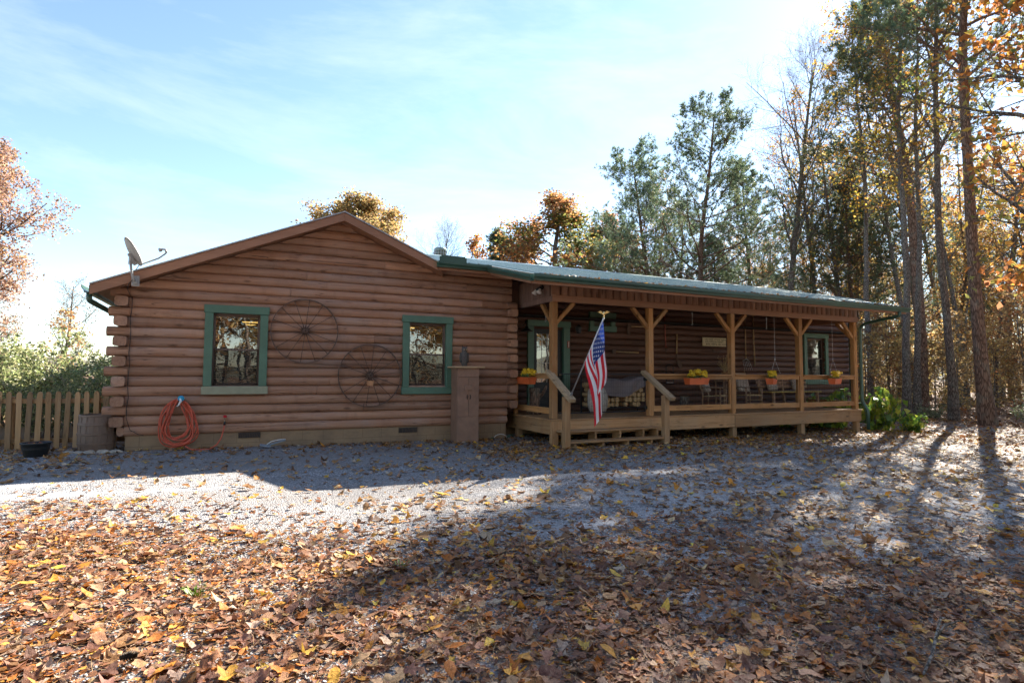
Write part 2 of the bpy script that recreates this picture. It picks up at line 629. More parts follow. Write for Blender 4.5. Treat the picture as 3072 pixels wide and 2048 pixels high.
for _k in ('red', 'white', 'blue'):
    _t = M[_k].node_tree
    _b, _o = _t.nodes['Principled BSDF'], _t.nodes['Material Output']
    _tr = nd(_t, 'ShaderNodeBsdfTranslucent', {'Color': _b.inputs['Base Color'].links[0].from_socket})
    _mx = nd(_t, 'ShaderNodeMixShader', {0: 0.42, 1: _b.outputs[0], 2: _tr.outputs[0]})
    _t.links.new(_mx.outputs[0], _o.inputs['Surface'])


def glassmat():
    m, t, b, out = newmat('window_glass')
    t.nodes.remove(b)
    fr = nd(t, 'ShaderNodeFresnel', {'IOR': 2.9}).outputs[0]
    tcn = nd(t, 'ShaderNodeTexCoord').outputs['Object']
    bp = nd(t, 'ShaderNodeBump', {'Height': noise(t, tcn, 2.2, 1), 'Strength': 0.10, 'Distance': 0.02})
    gl = nd(t, 'ShaderNodeBsdfGlossy', {'Color': (1, 1, 1, 1), 'Roughness': 0.015, 'Normal': bp.outputs[0]})
    tr = nd(t, 'ShaderNodeBsdfTransparent', {'Color': (0.75, 0.78, 0.76, 1)})
    ms = nd(t, 'ShaderNodeMixShader', {0: fr, 1: tr.outputs[0], 2: gl.outputs[0]})
    t.links.new(ms.outputs[0], out.inputs['Surface'])
    return m


def screenmat():
    m, t, b, out = newmat('insect_screen')
    t.nodes.remove(b)
    df = nd(t, 'ShaderNodeBsdfDiffuse', {'Color': (0.03, 0.028, 0.027, 1)})
    tr = nd(t, 'ShaderNodeBsdfTransparent', {'Color': (1, 1, 1, 1)})
    ms = nd(t, 'ShaderNodeMixShader', {0: 0.5, 1: tr.outputs[0], 2: df.outputs[0]})
    t.links.new(ms.outputs[0], out.inputs['Surface'])
    return m


def roofmat():
    m, t, b, out = newmat('green_metal_roof')
    tcn = nd(t, 'ShaderNodeTexCoord').outputs['Object']
    n1 = noise(t, vmap(t, tcn, (6, 0.8, 1)), 1.0, 4)
    col = ramp(t, n1, [(0.3, (0.19, 0.255, 0.225)), (0.7, (0.24, 0.305, 0.275))])
    t.links.new(col, b.inputs['Base Color'])
    b.inputs['Roughness'].default_value = 0.3
    b.inputs['Metallic'].default_value = 0.1
    return m


def lampmat():
    m, t, b, out = newmat('warm_lamp_glow')
    b.inputs['Base Color'].default_value = (0.9, 0.6, 0.2, 1)
    b.inputs['Emission Color'].default_value = (1.0, 0.62, 0.16, 1)
    b.inputs['Emission Strength'].default_value = 0.35
    return m


M['glass'], M['screen'], M['roof'], M['lampglow'] = glassmat(), screenmat(), roofmat(), lampmat()


def groundmat():
    m, t, b, out = newmat('gravel_and_soil')
    pos = nd(t, 'ShaderNodeNewGeometry').outputs['Position']
    # crushed stone
    vo = nd(t, 'ShaderNodeTexVoronoi', {'Vector': pos, 'Scale': 52.0, 'Randomness': 1.0})
    stone = nd(t, 'ShaderNodeSeparateColor', {'Color': vo.outputs['Color']}).outputs[0]
    gcol = ramp(t, stone, [(0.0, (0.21, 0.205, 0.21)), (0.45, (0.40, 0.39, 0.395)), (0.8, (0.54, 0.53, 0.53)), (1.0, (0.72, 0.70, 0.69))])
    gap = ramp(t, vo.outputs['Distance'], [(0.25, 1.0), (0.75, 0.45)])
    gcol = mixc(t, 1.0, gcol, gap, 'MULTIPLY')
    fine = noise(t, pos, 140.0, 3, 0.7)
    gcol = mixc(t, 0.75, gcol, ramp(t, fine, [(0.3, 0.45), (0.7, 1.25)]), 'MULTIPLY')
    big = noise(t, pos, 0.55, 5, 0.6)
    gcol = mixc(t, ramp(t, big, [(0.45, 0.0), (0.8, 0.3)]), gcol, (0.36, 0.29, 0.23))
    trk = noise(t, vmap(t, pos, (0.16, 0.95, 1), rot=(0, 0, -0.25)), 1.0, 3, 0.55, 0.4)
    gcol = mixc(t, ramp(t, trk, [(0.38, 0.65), (0.52, 0.0)]), gcol, (0.25, 0.225, 0.205))
    gcol = mixc(t, ramp(t, trk, [(0.56, 0.0), (0.68, 0.45)]), gcol, (0.60, 0.58, 0.57))
    # soil with crumbled leaf and straw
    s1 = noise(t, pos, 26.0, 6, 0.7)
    s2 = noise(t, vmap(t, pos, (60, 9, 9), rot=(0, 0, 0.6)), 1.0, 3, 0.6, 1.5)
    soil = ramp(t, s1, [(0.25, (0.055, 0.033, 0.022)), (0.5, (0.15, 0.085, 0.05)), (0.75, (0.30, 0.19, 0.11))])
    soil = mixc(t, ramp(t, s2, [(0.55, 0.0), (0.68, 0.7)]), soil, (0.33, 0.23, 0.14))
    # where the drive is gravelled
    sp = nd(t, 'ShaderNodeSeparateXYZ', {'Vector': pos})
    edge = math_(t, 'MULTIPLY', math_(t, 'SUBTRACT', noise(t, pos, 0.5, 5, 0.6), 0.5), 3.2)
    ya = math_(t, 'ADD', sp.outputs['Y'], edge)
    xa = math_(t, 'ADD', sp.outputs['X'], edge)
    ya = math_(t, 'ADD', ya, nd(t, 'ShaderNodeMapRange', {'Value': sp.outputs['X'], 'From Min': 3.0, 'From Max': 12.0, 'To Min': 0.0, 'To Max': 3.2}).outputs[0])

    def sm(v, a, c):
        return nd(t, 'ShaderNodeMapRange', {'Value': v, 'From Min': a, 'From Max': c}, interpolation_type='SMOOTHSTEP').outputs[0]
    mask = math_(t, 'MULTIPLY', sm(ya, -10.4, -9.2), sm(math_(t, 'MULTIPLY', xa, -1.0), -25.0, -23.5))
    mask = math_(t, 'MULTIPLY', mask, sm(math_(t, 'MULTIPLY', sp.outputs['Y'], -1.0), -1.4, -0.6))
    mask = math_(t, 'MULTIPLY', mask, sm(xa, -9.0, -7.0))
    col = mixc(t, mask, soil, gcol)
    t.links.new(col, b.inputs['Base Color'])
    b.inputs['Roughness'].default_value = 0.9
    b.inputs['Specular IOR Level'].default_value = 0.2
    h = math_(t, 'ADD', math_(t, 'MULTIPLY', ramp(t, vo.outputs['Distance'], [(0.1, 1.0), (0.8, 0.0)]), mask), math_(t, 'MULTIPLY', s1, 0.6))
    bp = nd(t, 'ShaderNodeBump', {'Height': h, 'Strength': 0.9, 'Distance': 0.018})
    t.links.new(bp.outputs[0], b.inputs['Normal'])
    return m


M['ground'] = groundmat()
M['hill'] = plain('wooded_hill', (0.12, 0.11, 0.07), 0.95, var=0.4, scale=0.06)
M['litter'] = leafmat('fallen_leaf', 0.22, 0.55, 0.3, blotch=0.55)
M['foliage'] = leafmat('autumn_foliage', 0.58, 0.6, 0.2)
M['needles'] = leafmat('pine_needles', 0.42, 0.5, 0.3)
M['shrubleaf'] = leafmat('shrub_leaves', 0.45, 0.4, 0.45)
M['straw2'] = leafmat('pine_straw', 0.15, 0.7, 0.2)
M['bark_pine'] = barkmat('pine_bark', (0.19, 0.115, 0.08), (0.38, 0.245, 0.175), 0.35)
M['bark_grey'] = barkmat('grey_bark', (0.19, 0.165, 0.14), (0.40, 0.36, 0.32), 0.5, 1.3)
M['bark_dark'] = barkmat('dark_bark', (0.15, 0.115, 0.09), (0.32, 0.26, 0.21), 0.4, 1.2)


def gz(x, y):
    """height of the ground"""
    z = -0.265 - 0.012 * max(-10, min(22, x))
    z += 0.02 * math.sin(x * 0.9 + 1.3) * math.sin(y * 0.8) * 0.6
    if y > 2:
        z -= 0.02 * min(y - 2, 25) * (1.0 if x < 10 else 0.2)
    if x > 20:
        z += 0.03 * min(x - 20, 12) * 0.5
    return z

# ------------------------------------------------------------------ ground and far hills
def build_ground():
    xs = np.unique(np.concatenate([np.linspace(-400, -20, 14), np.linspace(-20, 34, 109), np.linspace(34, 500, 16)]))
    ys = np.unique(np.concatenate([np.linspace(-120, -16, 8), np.linspace(-16, 30, 93), np.linspace(30, 600, 18)]))
    X, Y = np.meshgrid(xs, ys)
    Z = np.vectorize(gz)(X, Y)
    rg = np.random.default_rng(3)
    near = (X > -18) & (X < 32) & (Y < 28) & (Y > -15)
    Z = Z + near * rg.normal(0, 0.006, Z.shape)
    ny, nx = X.shape
    v = np.stack([X, Y, Z], -1).reshape(-1, 3)
    i = (np.arange(ny - 1)[:, None] * nx + np.arange(nx - 1)[None]).ravel()
    f = np.stack([i, i + 1, i + nx + 1, i + nx], 1)
    me = np_mesh('ground', v, [f], smooth=True)
    struct('ground', me, M['ground'])


build_ground()


def build_hills():
    rg = np.random.default_rng(5)
    n = 420
    th = np.linspace(math.radians(-180), math.radians(180), n)
    hgt = 9 + 4 * np.sin(th * 5 + 1) + 2.5 * np.sin(th * 13) + rg.normal(0, 0.9, n)
    v, f = [], []
    for k, (rad, hm) in enumerate(((300, -4.0), (330, 0.55), (360, 1.0), (430, 1.0), (520, -1.0))):
        for a, h in zip(th, hgt):
            z = -3.0 if hm < 0 else h * hm
            v.append((1.8 + rad * math.sin(a), -12 + rad * math.cos(a), z))
    for k in range(4):
        for i in range(n - 1):
            f.append((k * n + i, k * n + i + 1, (k + 1) * n + i + 1, (k + 1) * n + i))
    mb = MB()
    mb.v, mb.f = v, f
    struct('hills', mb, M['hill'])


build_hills()

# ------------------------------------------------------------------ the log cabin
H = 0.18                    # one log course
XL, XR = -0.04, 7.56        # gable wall
APX, APZ, PITCH_G = 3.66, 4.46, 0.425
RAKE_Y = -0.42
MAIN_P = 0.24               # main roof pitch
EAVE_Y, EAVE_Z = -2.5, 3.13
RIDGE_Y = 3.8
WALL_Y = 0.77               # front of main wall behind the porch
XEND = 21.25
AX_, AY_ = 5.67, RAKE_Y     # where the valley meets the rake
BX_ = 6.93
DECK_Z = 0.188


def main_z(y):
    return EAVE_Z + MAIN_P * (y - EAVE_Y)


def gable_z(x):
    return APZ - PITCH_G * abs(x - APX)


cabin = thing('log_cabin', 'brown log cabin with green window trim, metal roof and long front porch', 'house', (8.0, 2.0, -0.3))


def log_piece(x0b, x1b, x0t, x1t, z, yf, yb=0.12, bulge=0.05, flip=False):
    """one D-shaped log along x; yf is the wall line, bulging towards -y"""
    mb = MB()
    prof = [(yf + yb, 0.0)]
    for i in range(9):
        a = -1 + 2 * i / 8
        q = math.sqrt(max(0, 1 - (a * 0.995) ** 2))
        prof.append((yf + 0.026 - bulge * (0.05 + q * 0.95), (a + 1) / 2))
    prof.append((yf + yb, 1.0))
    n = len(prof)
    for e in range(2):
        for y, s in prof:
            x = (x0b + (x0t - x0b) * s) if e == 0 else (x1b + (x1t - x1b) * s)
            zz = z + 0.002 + s * (H - 0.004)
            mb.v.append((x, y, zz))
    mb.f.append(tuple(range(n)))
    mb.f.append(tuple(range(n, 2 * n))[::-1])
    for i in range(n):
        j = (i + 1) % n
        mb.f.append((i, n + i, n + j, j))
    return mb


def log_row(parent, z, spans, yf, slantL=None, slantR=None, breaks=(), lm=None):
    """spans: list of (x0,x1) solid stretches of this course"""
    for (a, b) in spans:
        cuts = [a] + sorted(x for x in breaks if a + 0.5 < x < b - 0.5) + [b]
        for i in range(len(cuts) - 1):
            p, q = cuts[i], cuts[i + 1]
            g = 0.003
            x0b, x1b = p + (g if i else 0), q - (g if i < len(cuts) - 2 else 0)
            x0t, x1t = x0b, x1b
            if slantL and i == 0 and p == spans[0][0]:
                x0b, x0t = slantL
            if slantR and i == len(cuts) - 2 and q == spans[-1][1]:
                x1b, x1t = slantR
            jy = rnd.uniform(-0.005, 0.005)
            part('log', log_piece(x0b, x1b, x0t, x1t, z, yf + jy, bulge=0.057 + rnd.uniform(-0.005, 0.006)), lm or M['log_x'], parent, smooth=False)


def sub_spans(a, b, z, openings):
    out = [(a, b)]
    for (o0, o1, z0, z1) in openings:
        if z + H * 0.5 > z0 and z + H * 0.5 < z1:
            nn = []
            for p, q in out:
                if o1 <= p or o0 >= q:
                    nn.append((p, q))
                else:
                    if o0 - p > 0.02:
                        nn.append((p, o0))
                    if q - o1 > 0.02:
                        nn.append((o1, q))
            out = nn
    return out


def sheath(a, b, z0, z1, y0, y1, openings, poly=None):
    """board backing with holes, made of strips"""
    mb = MB()
    zs = sorted(set([z0, z1] + [o[2] for o in openings] + [o[3] for o in openings]))
    zs = [z for z in zs if z0 <= z <= z1]
    for i in range(len(zs) - 1):
        zc = (zs[i] + zs[i + 1]) / 2
        xs = [(a, b)]
        for o in openings:
            if o[2] < zc < o[3]:
                nn = []
                for p, q in xs:
                    if o[1] <= p or o[0] >= q:
                        nn.append((p, q))
                    else:
                        nn += [(p, o[0]), (o[1], q)]
                xs = nn
        for p, q in xs:
            mb.box(p, q, y0, y1, zs[i], zs[i + 1])
    return mb


# windows of the gable (casing opening)
GW = [(1.33, 2.15, 0.90, 2.30), (5.16, 6.01, 0.87, 2.29)]
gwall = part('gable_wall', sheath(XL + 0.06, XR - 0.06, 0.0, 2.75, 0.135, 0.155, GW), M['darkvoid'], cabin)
mb = MB()
mb.quad((XL + 0.2, 0.145, 2.75), (XR, 0.145, 2.75), (XR, 0.145, 3.3), (5.9, 0.145, 3.4), (APX, 0.145, APZ - 0.12))
part('gable_sheathing', mb, M['darkvoid'], gwall)
for k in range(24):
    z = k * H
    zm = z + H / 2
    # extent under the gable
    xl, xr = XL, (XR if k < 15 else XR + 0.10)
    sl = sr = None
    lim = APZ - 0.17
    if gable_z(XL) - 0.12 < z + H:
        b0 = APX - (lim - z) / PITCH_G
        t0 = APX - (lim - z - H) / PITCH_G
        sl = (max(XL, b0), max(XL, t0))
        xl = sl[0]
    if z + H > 3.61:
        b0 = APX + (lim - z) / PITCH_G
        t0 = APX + (lim - z - H) / PITCH_G
        if t0 < APX:
            t0 = APX + 0.02
        sr = (min(XR, b0), min(XR, t0))
        xr = sr[0]
    if sl and sl[1] > APX:
        sl = (sl[0], APX - 0.02)
    if xr - xl < 0.15 or z > lim - 0.05:
        continue
    brk = {2: (4.2,), 4: (3.25,), 5: (3.5,), 7: (), 14: (6.6,), 15: (2.7, 6.9), 16: (5.2,), 17: (3.0, 6.5), 18: (6.2,), 19: (4.6,), 20: (2.4,), 10: (4.4,)}.get(k, ())
    spans = sub_spans(xl, xr, z, GW)
    log_row(gwall, z, spans, 0.0, sl, sr, brk)

# projecting corner logs
for side in (0, 1):
    for k in range(1 if side == 0 else 2, 16):
        z = k * H
        mb = MB()
        jut = (0.335 - 0.004 * k) if side == 0 else 0.25
        jut += rnd.uniform(-0.012, 0.012)
        if (k % 2 == 0) == (side == 0):
            # the front log runs on past the corner: full round end
            pr = []
            for i in range(14):
                a = 2 * PI * i / 14
                pr.append((0.045 + 0.10 * math.cos(a), z + H / 2 + 0.089 * math.copysign(abs(math.sin(a)) ** 0.75, math.sin(a))))
            if side == 0:
                mb.prism(pr, 'x', XL - jut - 0.02, XL + 0.02)
            else:
                mb.prism(pr, 'x', XR - 0.02, XR + jut)
            part('log_end', mb, M['log_x'], gwall)
        else:
            # end of the side wall's log pushed out to the front
            pr = []
            cx = XL - 0.10 if side == 0 else XR + 0.09
            for i in range(14):
                a = 2 * PI * i / 14
                pr.append((cx + 0.105 * math.copysign(abs(math.cos(a)) ** 0.4, math.cos(a)), z + H / 2 + 0.088 * math.copysign(abs(math.sin(a)) ** 0.5, math.sin(a))))
            mb.prism(pr, 'y', -0.17 + rnd.uniform(-0.02, 0.02), 0.3)
            part('log_end', mb, M['log_y'], gwall)
# bottom sill log returns round the corner
part('log_end', MB().prism([(XL - 0.05 + 0.06 * math.cos(a), 0.09 + 0.085 * math.sin(a)) for a in [i * PI / 6 for i in range(12)]], 'y', -0.03, 0.4), M['log_y'], gwall)

# foundation
fnd = part('foundation', MB().box(XL + 0.02, XR - 0.02, 0.02, 0.2, -0.75, -0.002), M['found'], cabin)
for (a, b, z0, z1) in ((1.823, 2.216, -0.108, -0.006), (4.972, 5.382, -0.128, -0.020)):
    v = part('foundation_vent', MB().box(a, b, 0.0, 0.03, z0, z1), M['black'], cabin)
    g = MB()
    n = 13
    for i in range(n):
        x = a + (b - a) * (i + 0.5) / n
        g.beam((x - 0.006, -0.004, z0 + 0.012), (x + 0.006, -0.004, z1 - 0.012), 0.005, 0.008, up=(1, 0, 0))
    part('vent_grille', g, M['iron'], v)
# hidden walls that close the house
part('side_wall', MB().box(XL - 0.13, XL + 0.05, 0.08, 9.4, 0.02, 2.72).box(XL, XL + 0.15, 0.2, 9.4, -0.6, 0.02), M['log_y'], cabin)
part('rear_wall', MB().box(XL, XEND, 9.25, 9.4, -0.6, 3.1), M['log_x'], cabin)
part('end_wall', MB().box(XEND - 0.15, XEND, WALL_Y + 0.13, 9.25, -0.6, 3.4), M['log_y'], cabin)
mb = MB()
mb.box(XL + 0.3, XEND - 0.2, 2.6, 2.7, -0.2, 2.9)
mb.box(XL + 0.3, XEND - 0.2, 0.35, 9.0, 2.62, 2.66)
mb.box(7.62, XEND - 0.2, 1.1, 9.0, -0.3, -0.25)
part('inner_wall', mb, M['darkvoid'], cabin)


def window(x0, x1, z0, z1, yf, kind='double', faded=False, lamp=None):
    """glass opening x0..x1, z0..z1 in a wall whose log face is near yf"""
    root = part('window', MB().box(x0 - 0.012, x1 + 0.012, yf + 0.05, yf + 0.10, z0 - 0.02, z0 + 0.012, 0.004).box(x0 - 0.012, x1 + 0.012, yf + 0.05, yf + 0.10, z1 - 0.012, z1 + 0.02, 0.004).box(x0 - 0.03, x0 + 0.004, yf + 0.05, yf + 0.10, z0 - 0.02, z1 + 0.02, 0.004).box(x1 - 0.004, x1 + 0.03, yf + 0.05, yf + 0.10, z0 - 0.02, z1 + 0.02, 0.004), M['bronze'], cabin)
    yt = yf - 0.075
    tw = 0.145
    c = 0.006
    # casing boards, each one its own
    part('head_casing', MB().box(x0 - tw - 0.03, x1 + tw + 0.03, yt - 0.012, yf + 0.045, z1 + 0.012, z1 + 0.165, c), M['trim'], root)
    for a, b in ((x0 - tw - 0.012, x0 - 0.012), (x1 + 0.012, x1 + tw + 0.012)):
        part('side_casing', MB().box(a, b, yt, yf + 0.045, z0 - 0.01, z1 + 0.010, c), M['trim'], root)
    part('sill_board', MB().box(x0 - tw - 0.035, x1 + tw + 0.035, yt - 0.03, yf + 0.045, z0 - 0.165, z0 - 0.012, c), M['trim_faded'] if faded else M['trim'], root)
    zm = (z0 + z1) / 2 - 0.01
    if kind == 'double':
        for (a, b, yy) in ((zm, z1 - 0.012, 0.065), (z0 + 0.012, zm + 0.03, 0.045)):
            s = MB()
            s.box(x0, x1, yf + yy, yf + yy + 0.025, a, a + 0.04, 0.003).box(x0, x1, yf + yy, yf + yy + 0.025, b - 0.03, b, 0.003)
            s.box(x0, x0 + 0.03, yf + yy, yf + yy + 0.025, a, b, 0.003).box(x1 - 0.03, x1, yf + yy, yf + yy + 0.025, a, b, 0.003)
            part('sash', s, M['bronze'], root)
            part('pane', MB().quad((x0 + 0.03, yf + yy + 0.012, a + 0.03), (x1 - 0.03, yf + yy + 0.012, a + 0.03), (x1 - 0.03, yf + yy + 0.012, b - 0.02), (x0 + 0.03, yf + yy + 0.012, b - 0.02)), M['glass'], root)
        part('insect_screen', MB().quad((x0 + 0.01, yf + 0.038, z0 + 0.01), (x1 - 0.01, yf + 0.038, z0 + 0.01), (x1 - 0.01, yf + 0.038, zm), (x0 + 0.01, yf + 0.038, zm)), M['screen'], root)
    else:
        part('pane', MB().quad((x0, yf + 0.07, z0), (x1, yf + 0.07, z0), (x1, yf + 0.07, z1), (x0, yf + 0.07, z1)), M['glass'], root)
    if kind == 'single':
        part('roller_shade', MB().box(x0, x1, yf + 0.11, yf + 0.112, z0, z1), M['blind'], root)
    bl = MB()
    n = int((z1 - z0) / 0.052)
    for i in range(n):
        z = z0 + 0.03 + i * 0.052
        bl.obox(((x0 + x1) / 2, yf + 0.14, z), ((x1 - x0) / 2 - 0.02, 0.021, 0.0012), Matrix.Rotation(-0.8, 3, 'X'))
    for fx in (0.2, 0.5, 0.8):
        x = x0 + (x1 - x0) * fx
        bl.box(x - 0.003, x + 0.003, yf + 0.116, yf + 0.118, z0 + 0.02, z1 - 0.02)
    part('blind', bl, M['blind'], root)
    return root


window(GW[0][0] + 0.012, GW[0][1] - 0.012, 0.905, 2.285, 0.0, faded=True)
window(GW[1][0] + 0.012, GW[1][1] - 0.012, 0.875, 2.275, 0.0)

# main wall behind the porch
DOOR = (8.62, 9.56, DECK_Z, 2.40)
SMW = (10.52, 11.04, 2.50, 2.70)
RWIN = (19.02, 19.92, 1.05, 2.43)
MO = [(DOOR[0], DOOR[1], -1, DOOR[3]), SMW, RWIN]
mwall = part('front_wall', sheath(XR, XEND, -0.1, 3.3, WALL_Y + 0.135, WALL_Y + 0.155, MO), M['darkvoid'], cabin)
for k in range(0, 20):
    z = k * H
    spans = sub_spans(XR + 0.02, XEND, z, MO)
    brk = [x + rnd.uniform(-0.6, 0.6) for x in (12.2, 16.8)] if k % 3 else [14.5 + rnd.uniform(-1, 1)]
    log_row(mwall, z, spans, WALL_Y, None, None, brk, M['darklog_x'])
part('front_foundation', MB().box(XR, XEND - 0.02, WALL_Y + 0.02, WALL_Y + 0.2, -0.8, -0.002), M['found'], cabin)
# inner corner: side wall of the gable wing on the porch
sw = part('wing_wall', MB().box(XR - 0.15, XR - 0.12, 0.2, WALL_Y + 0.1, -0.5, 3.3), M['darkvoid'], cabin)
for k in range(18):
    z = k * H
    pr = [(XR - 0.12, z)]
    for i in range(7):
        a = -1 + i / 3
        pr.append((XR - 0.05 + 0.05 * math.sqrt(max(0, 1 - a * a * 0.97)), z + 0.002 + (a + 1) / 2 * (H - 0.004)))
    pr.append((XR - 0.12, z + H - 0.002))
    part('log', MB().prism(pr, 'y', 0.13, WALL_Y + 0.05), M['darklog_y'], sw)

window(SMW[0], SMW[1], SMW[2], SMW[3], WALL_Y, 'single')
window(RWIN[0], RWIN[1], RWIN[2], RWIN[3], WALL_Y)

# door
door = part('door', MB().box(DOOR[0] + 0.03, DOOR[0] + 0.16, WALL_Y + 0.03, WALL_Y + 0.075, DECK_Z + 0.02, DOOR[3] - 0.03, 0.004).box(DOOR[1] - 0.16, DOOR[1] - 0.03, WALL_Y + 0.03, WALL_Y + 0.075, DECK_Z + 0.02, DOOR[3] - 0.03, 0.004)
            .box(DOOR[0] + 0.162, DOOR[1] - 0.162, WALL_Y + 0.03, WALL_Y + 0.075, 2.22, DOOR[3] - 0.03, 0.004).box(DOOR[0] + 0.162, DOOR[1] - 0.162, WALL_Y + 0.03, WALL_Y + 0.075, DECK_Z + 0.02, 0.95, 0.004), M['blackplastic'], cabin)
part('pane', MB().quad((DOOR[0] + 0.16, WALL_Y + 0.05, 0.95), (DOOR[1] - 0.16, WALL_Y + 0.05, 0.95), (DOOR[1] - 0.16, WALL_Y + 0.05, 2.22), (DOOR[0] + 0.16, WALL_Y + 0.05, 2.22)), M['glass'], door)
dm = MB()
for i in range(1, 4):
    x = DOOR[0] + 0.16 + (DOOR[1] - DOOR[0] - 0.32) * i / 4
    dm.box(x - 0.005, x + 0.005, WALL_Y + 0.04, WALL_Y + 0.047, 0.95, 2.22)
for z in (1.1, 1.45, 1.8, 2.1):
    dm.box(DOOR[0] + 0.16, DOOR[1] - 0.16, WALL_Y + 0.0475, WALL_Y + 0.0485, z - 0.005, z + 0.005)
part('leading', dm, M['steel'], door)
part('head_casing', MB().box(DOOR[0] - 0.17, DOOR[1] + 0.19, WALL_Y - 0.09, WALL_Y + 0.04, DOOR[3] + 0.002, DOOR[3] + 0.16, 0.006), M['trim'], door)
for a, b in ((DOOR[0] - 0.15, DOOR[0] + 0.028), (DOOR[1] - 0.028, DOOR[1] + 0.17)):
    part('side_casing', MB().box(a, b, WALL_Y - 0.075, WALL_Y + 0.04, DECK_Z, DOOR[3], 0.006), M['trim'], door)
part('handle', MB().ball((DOOR[1] - 0.10, WALL_Y - 0.01, 1.15), 0.03).tube([(DOOR[1] - 0.10, WALL_Y + 0.04, 1.15), (DOOR[1] - 0.10, WALL_Y, 1.15)], 0.012), M['brass'], door, True)

# ------------------------------------------------------------------ roofs
# gable roof: slopes with rake boards
groof = part('gable_roof', MB().quad((APX, RAKE_Y, APZ), (APX, 9.6, APZ), (-0.55, 9.6, gable_z(-0.55)), (-0.55, RAKE_Y, gable_z(-0.55)))
             .quad((APX, RAKE_Y, APZ), (AX_, RAKE_Y, gable_z(AX_)), (APX, 2.95, APZ)), M['roof'], cabin)
sof = MB()
zt = 0.15
sof.quad((APX, RAKE_Y + 0.03, APZ - zt), (APX, 0.3, APZ - zt), (-0.5, 0.3, gable_z(-0.5) - zt), (-0.5, RAKE_Y + 0.03, gable_z(-0.5) - zt))
sof.quad((APX, RAKE_Y + 0.03, APZ - zt), (AX_ + 0.1, RAKE_Y + 0.03, gable_z(AX_ + 0.1) - zt), (AX_ + 0.4, 0.3, gable_z(AX_ + 0.4) - zt), (APX, 0.3, APZ - zt))
sof.quad((-0.5, 0.3, gable_z(-0.5) - zt), (0.2, 0.3, gable_z(0.2) - zt), (0.2, 9.5, gable_z(0.2) - zt), (-0.5, 9.5, gable_z(-0.5) - zt))
part('soffit', sof, M['fascia_x'], groof)


def rake(x0, x1, nm='rake_board'):
    z0, z1 = gable_z(x0), gable_z(x1)
    mb = MB()
    mb.prism([(x0, z0 - 0.185), (x1, z1 - 0.185), (x1, z1 - 0.018), (x0, z0 - 0.018)], 'y', RAKE_Y - 0.02, RAKE_Y + 0.02)
    return part(nm, mb, M['fascia_x'], groof)


rake(-0.56, APX - 0.002)
rake(APX + 0.002, AX_ + 0.02)
# metal drip edge along the rakes
for x0, x1 in ((-0.56, APX), (APX, AX_)):
    z0, z1 = gable_z(x0), gable_z(x1)
    part('drip_edge', MB().prism([(x0, z0 - 0.014), (x1, z1 - 0.014), (x1, z1 + 0.012), (x0, z0 + 0.012)], 'y', RAKE_Y - 0.045, RAKE_Y + 0.1), M['steel'], groof)

# main roof of ribbed metal panels, laid one by one
RIB = 0.229
XRIDGE0, XRAKE = APX, 21.55
XPORCH = 18.95


def front_y(x):
    """lower edge of the main roof at x"""
    if x <= APX:
        return 2.95
    if x < AX_:
        t = (x - APX) / (AX_ - APX)
        return 2.95 + (AY_ - 2.95) * t
    if x < BX_:
        return AY_
    if x <= XPORCH:
        return EAVE_Y
    return 0.25


mroof = MB()
zz = 0.10
pts = [(APX, 2.95), (AX_, AY_), (BX_, AY_), (BX_, EAVE_Y), (XPORCH, EAVE_Y), (XPORCH, 0.25), (XRAKE, 0.25), (XRAKE, RIDGE_Y), (APX, RIDGE_Y)]
mroof.quad(*[(x, y, main_z(y) - 0.012) for x, y in pts])
mroof.quad(*[(x, y, main_z(y) - zz) for x, y in pts])
for i in range(len(pts)):
    p, q = pts[i], pts[(i + 1) % len(pts)]
    mroof.quad((p[0], p[1], main_z(p[1]) - zz), (q[0], q[1], main_z(q[1]) - zz), (q[0], q[1], main_z(q[1]) - 0.012), (p[0], p[1], main_z(p[1]) - 0.012))
# rear slope
mroof.quad((APX, RIDGE_Y, main_z(RIDGE_Y)), (XRAKE, RIDGE_Y, main_z(RIDGE_Y)), (XRAKE, 9.8, main_z(RIDGE_Y) - 1.45), (APX, 9.8, main_z(RIDGE_Y) - 1.45))
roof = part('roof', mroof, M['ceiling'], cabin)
x = APX
npan = 0
while x < XRAKE - 0.05:
    x1 = min(x + RIB * 4, XRAKE)
    mb = MB()
    xs = [x + RIB * i for i in range(5) if x + RIB * i <= x1 + 1e-6]
    # also cut at the corners of the outline
    brk = sorted(set(xs + [v for v in (AX_, BX_, BX_ + 0.001, XPORCH, XPORCH + 0.001) if x < v < x1] + [x1]))
    for a, b in zip(brk[:-1], brk[1:]):
        ya, yb = front_y(a + 1e-4), front_y(b - 1e-4)
        mb.quad((a, ya, main_z(ya)), (b, yb, main_z(yb)), (b, RIDGE_Y, main_z(RIDGE_Y)), (a, RIDGE_Y, main_z(RIDGE_Y)))
    for a in xs[:-1]:
        ya = front_y(a + 0.02)
        q = [(-0.024, 0), (-0.014, 0.028), (0.014, 0.028), (0.024, 0)]
        for (d0, h0), (d1, h1) in zip(q[:-1], q[1:]):
            mb.quad((a + d0, ya, main_z(ya) + h0 + 0.001), (a + d1, ya, main_z(ya) + h1 + 0.001), (a + d1, RIDGE_Y, main_z(RIDGE_Y) + h1 + 0.001), (a + d0, RIDGE_Y, main_z(RIDGE_Y) + h0 + 0.001))
    part('roof_panel', mb, M['roof'], roof)
    x = x1
rc = MB().prism([(RIDGE_Y - 0.16, main_z(RIDGE_Y) - 0.012), (RIDGE_Y, main_z(RIDGE_Y) + 0.045), (RIDGE_Y + 0.16, main_z(RIDGE_Y) - 0.012)], 'x', APX, XRAKE)
part('ridge_cap', rc, M['roof'], roof)
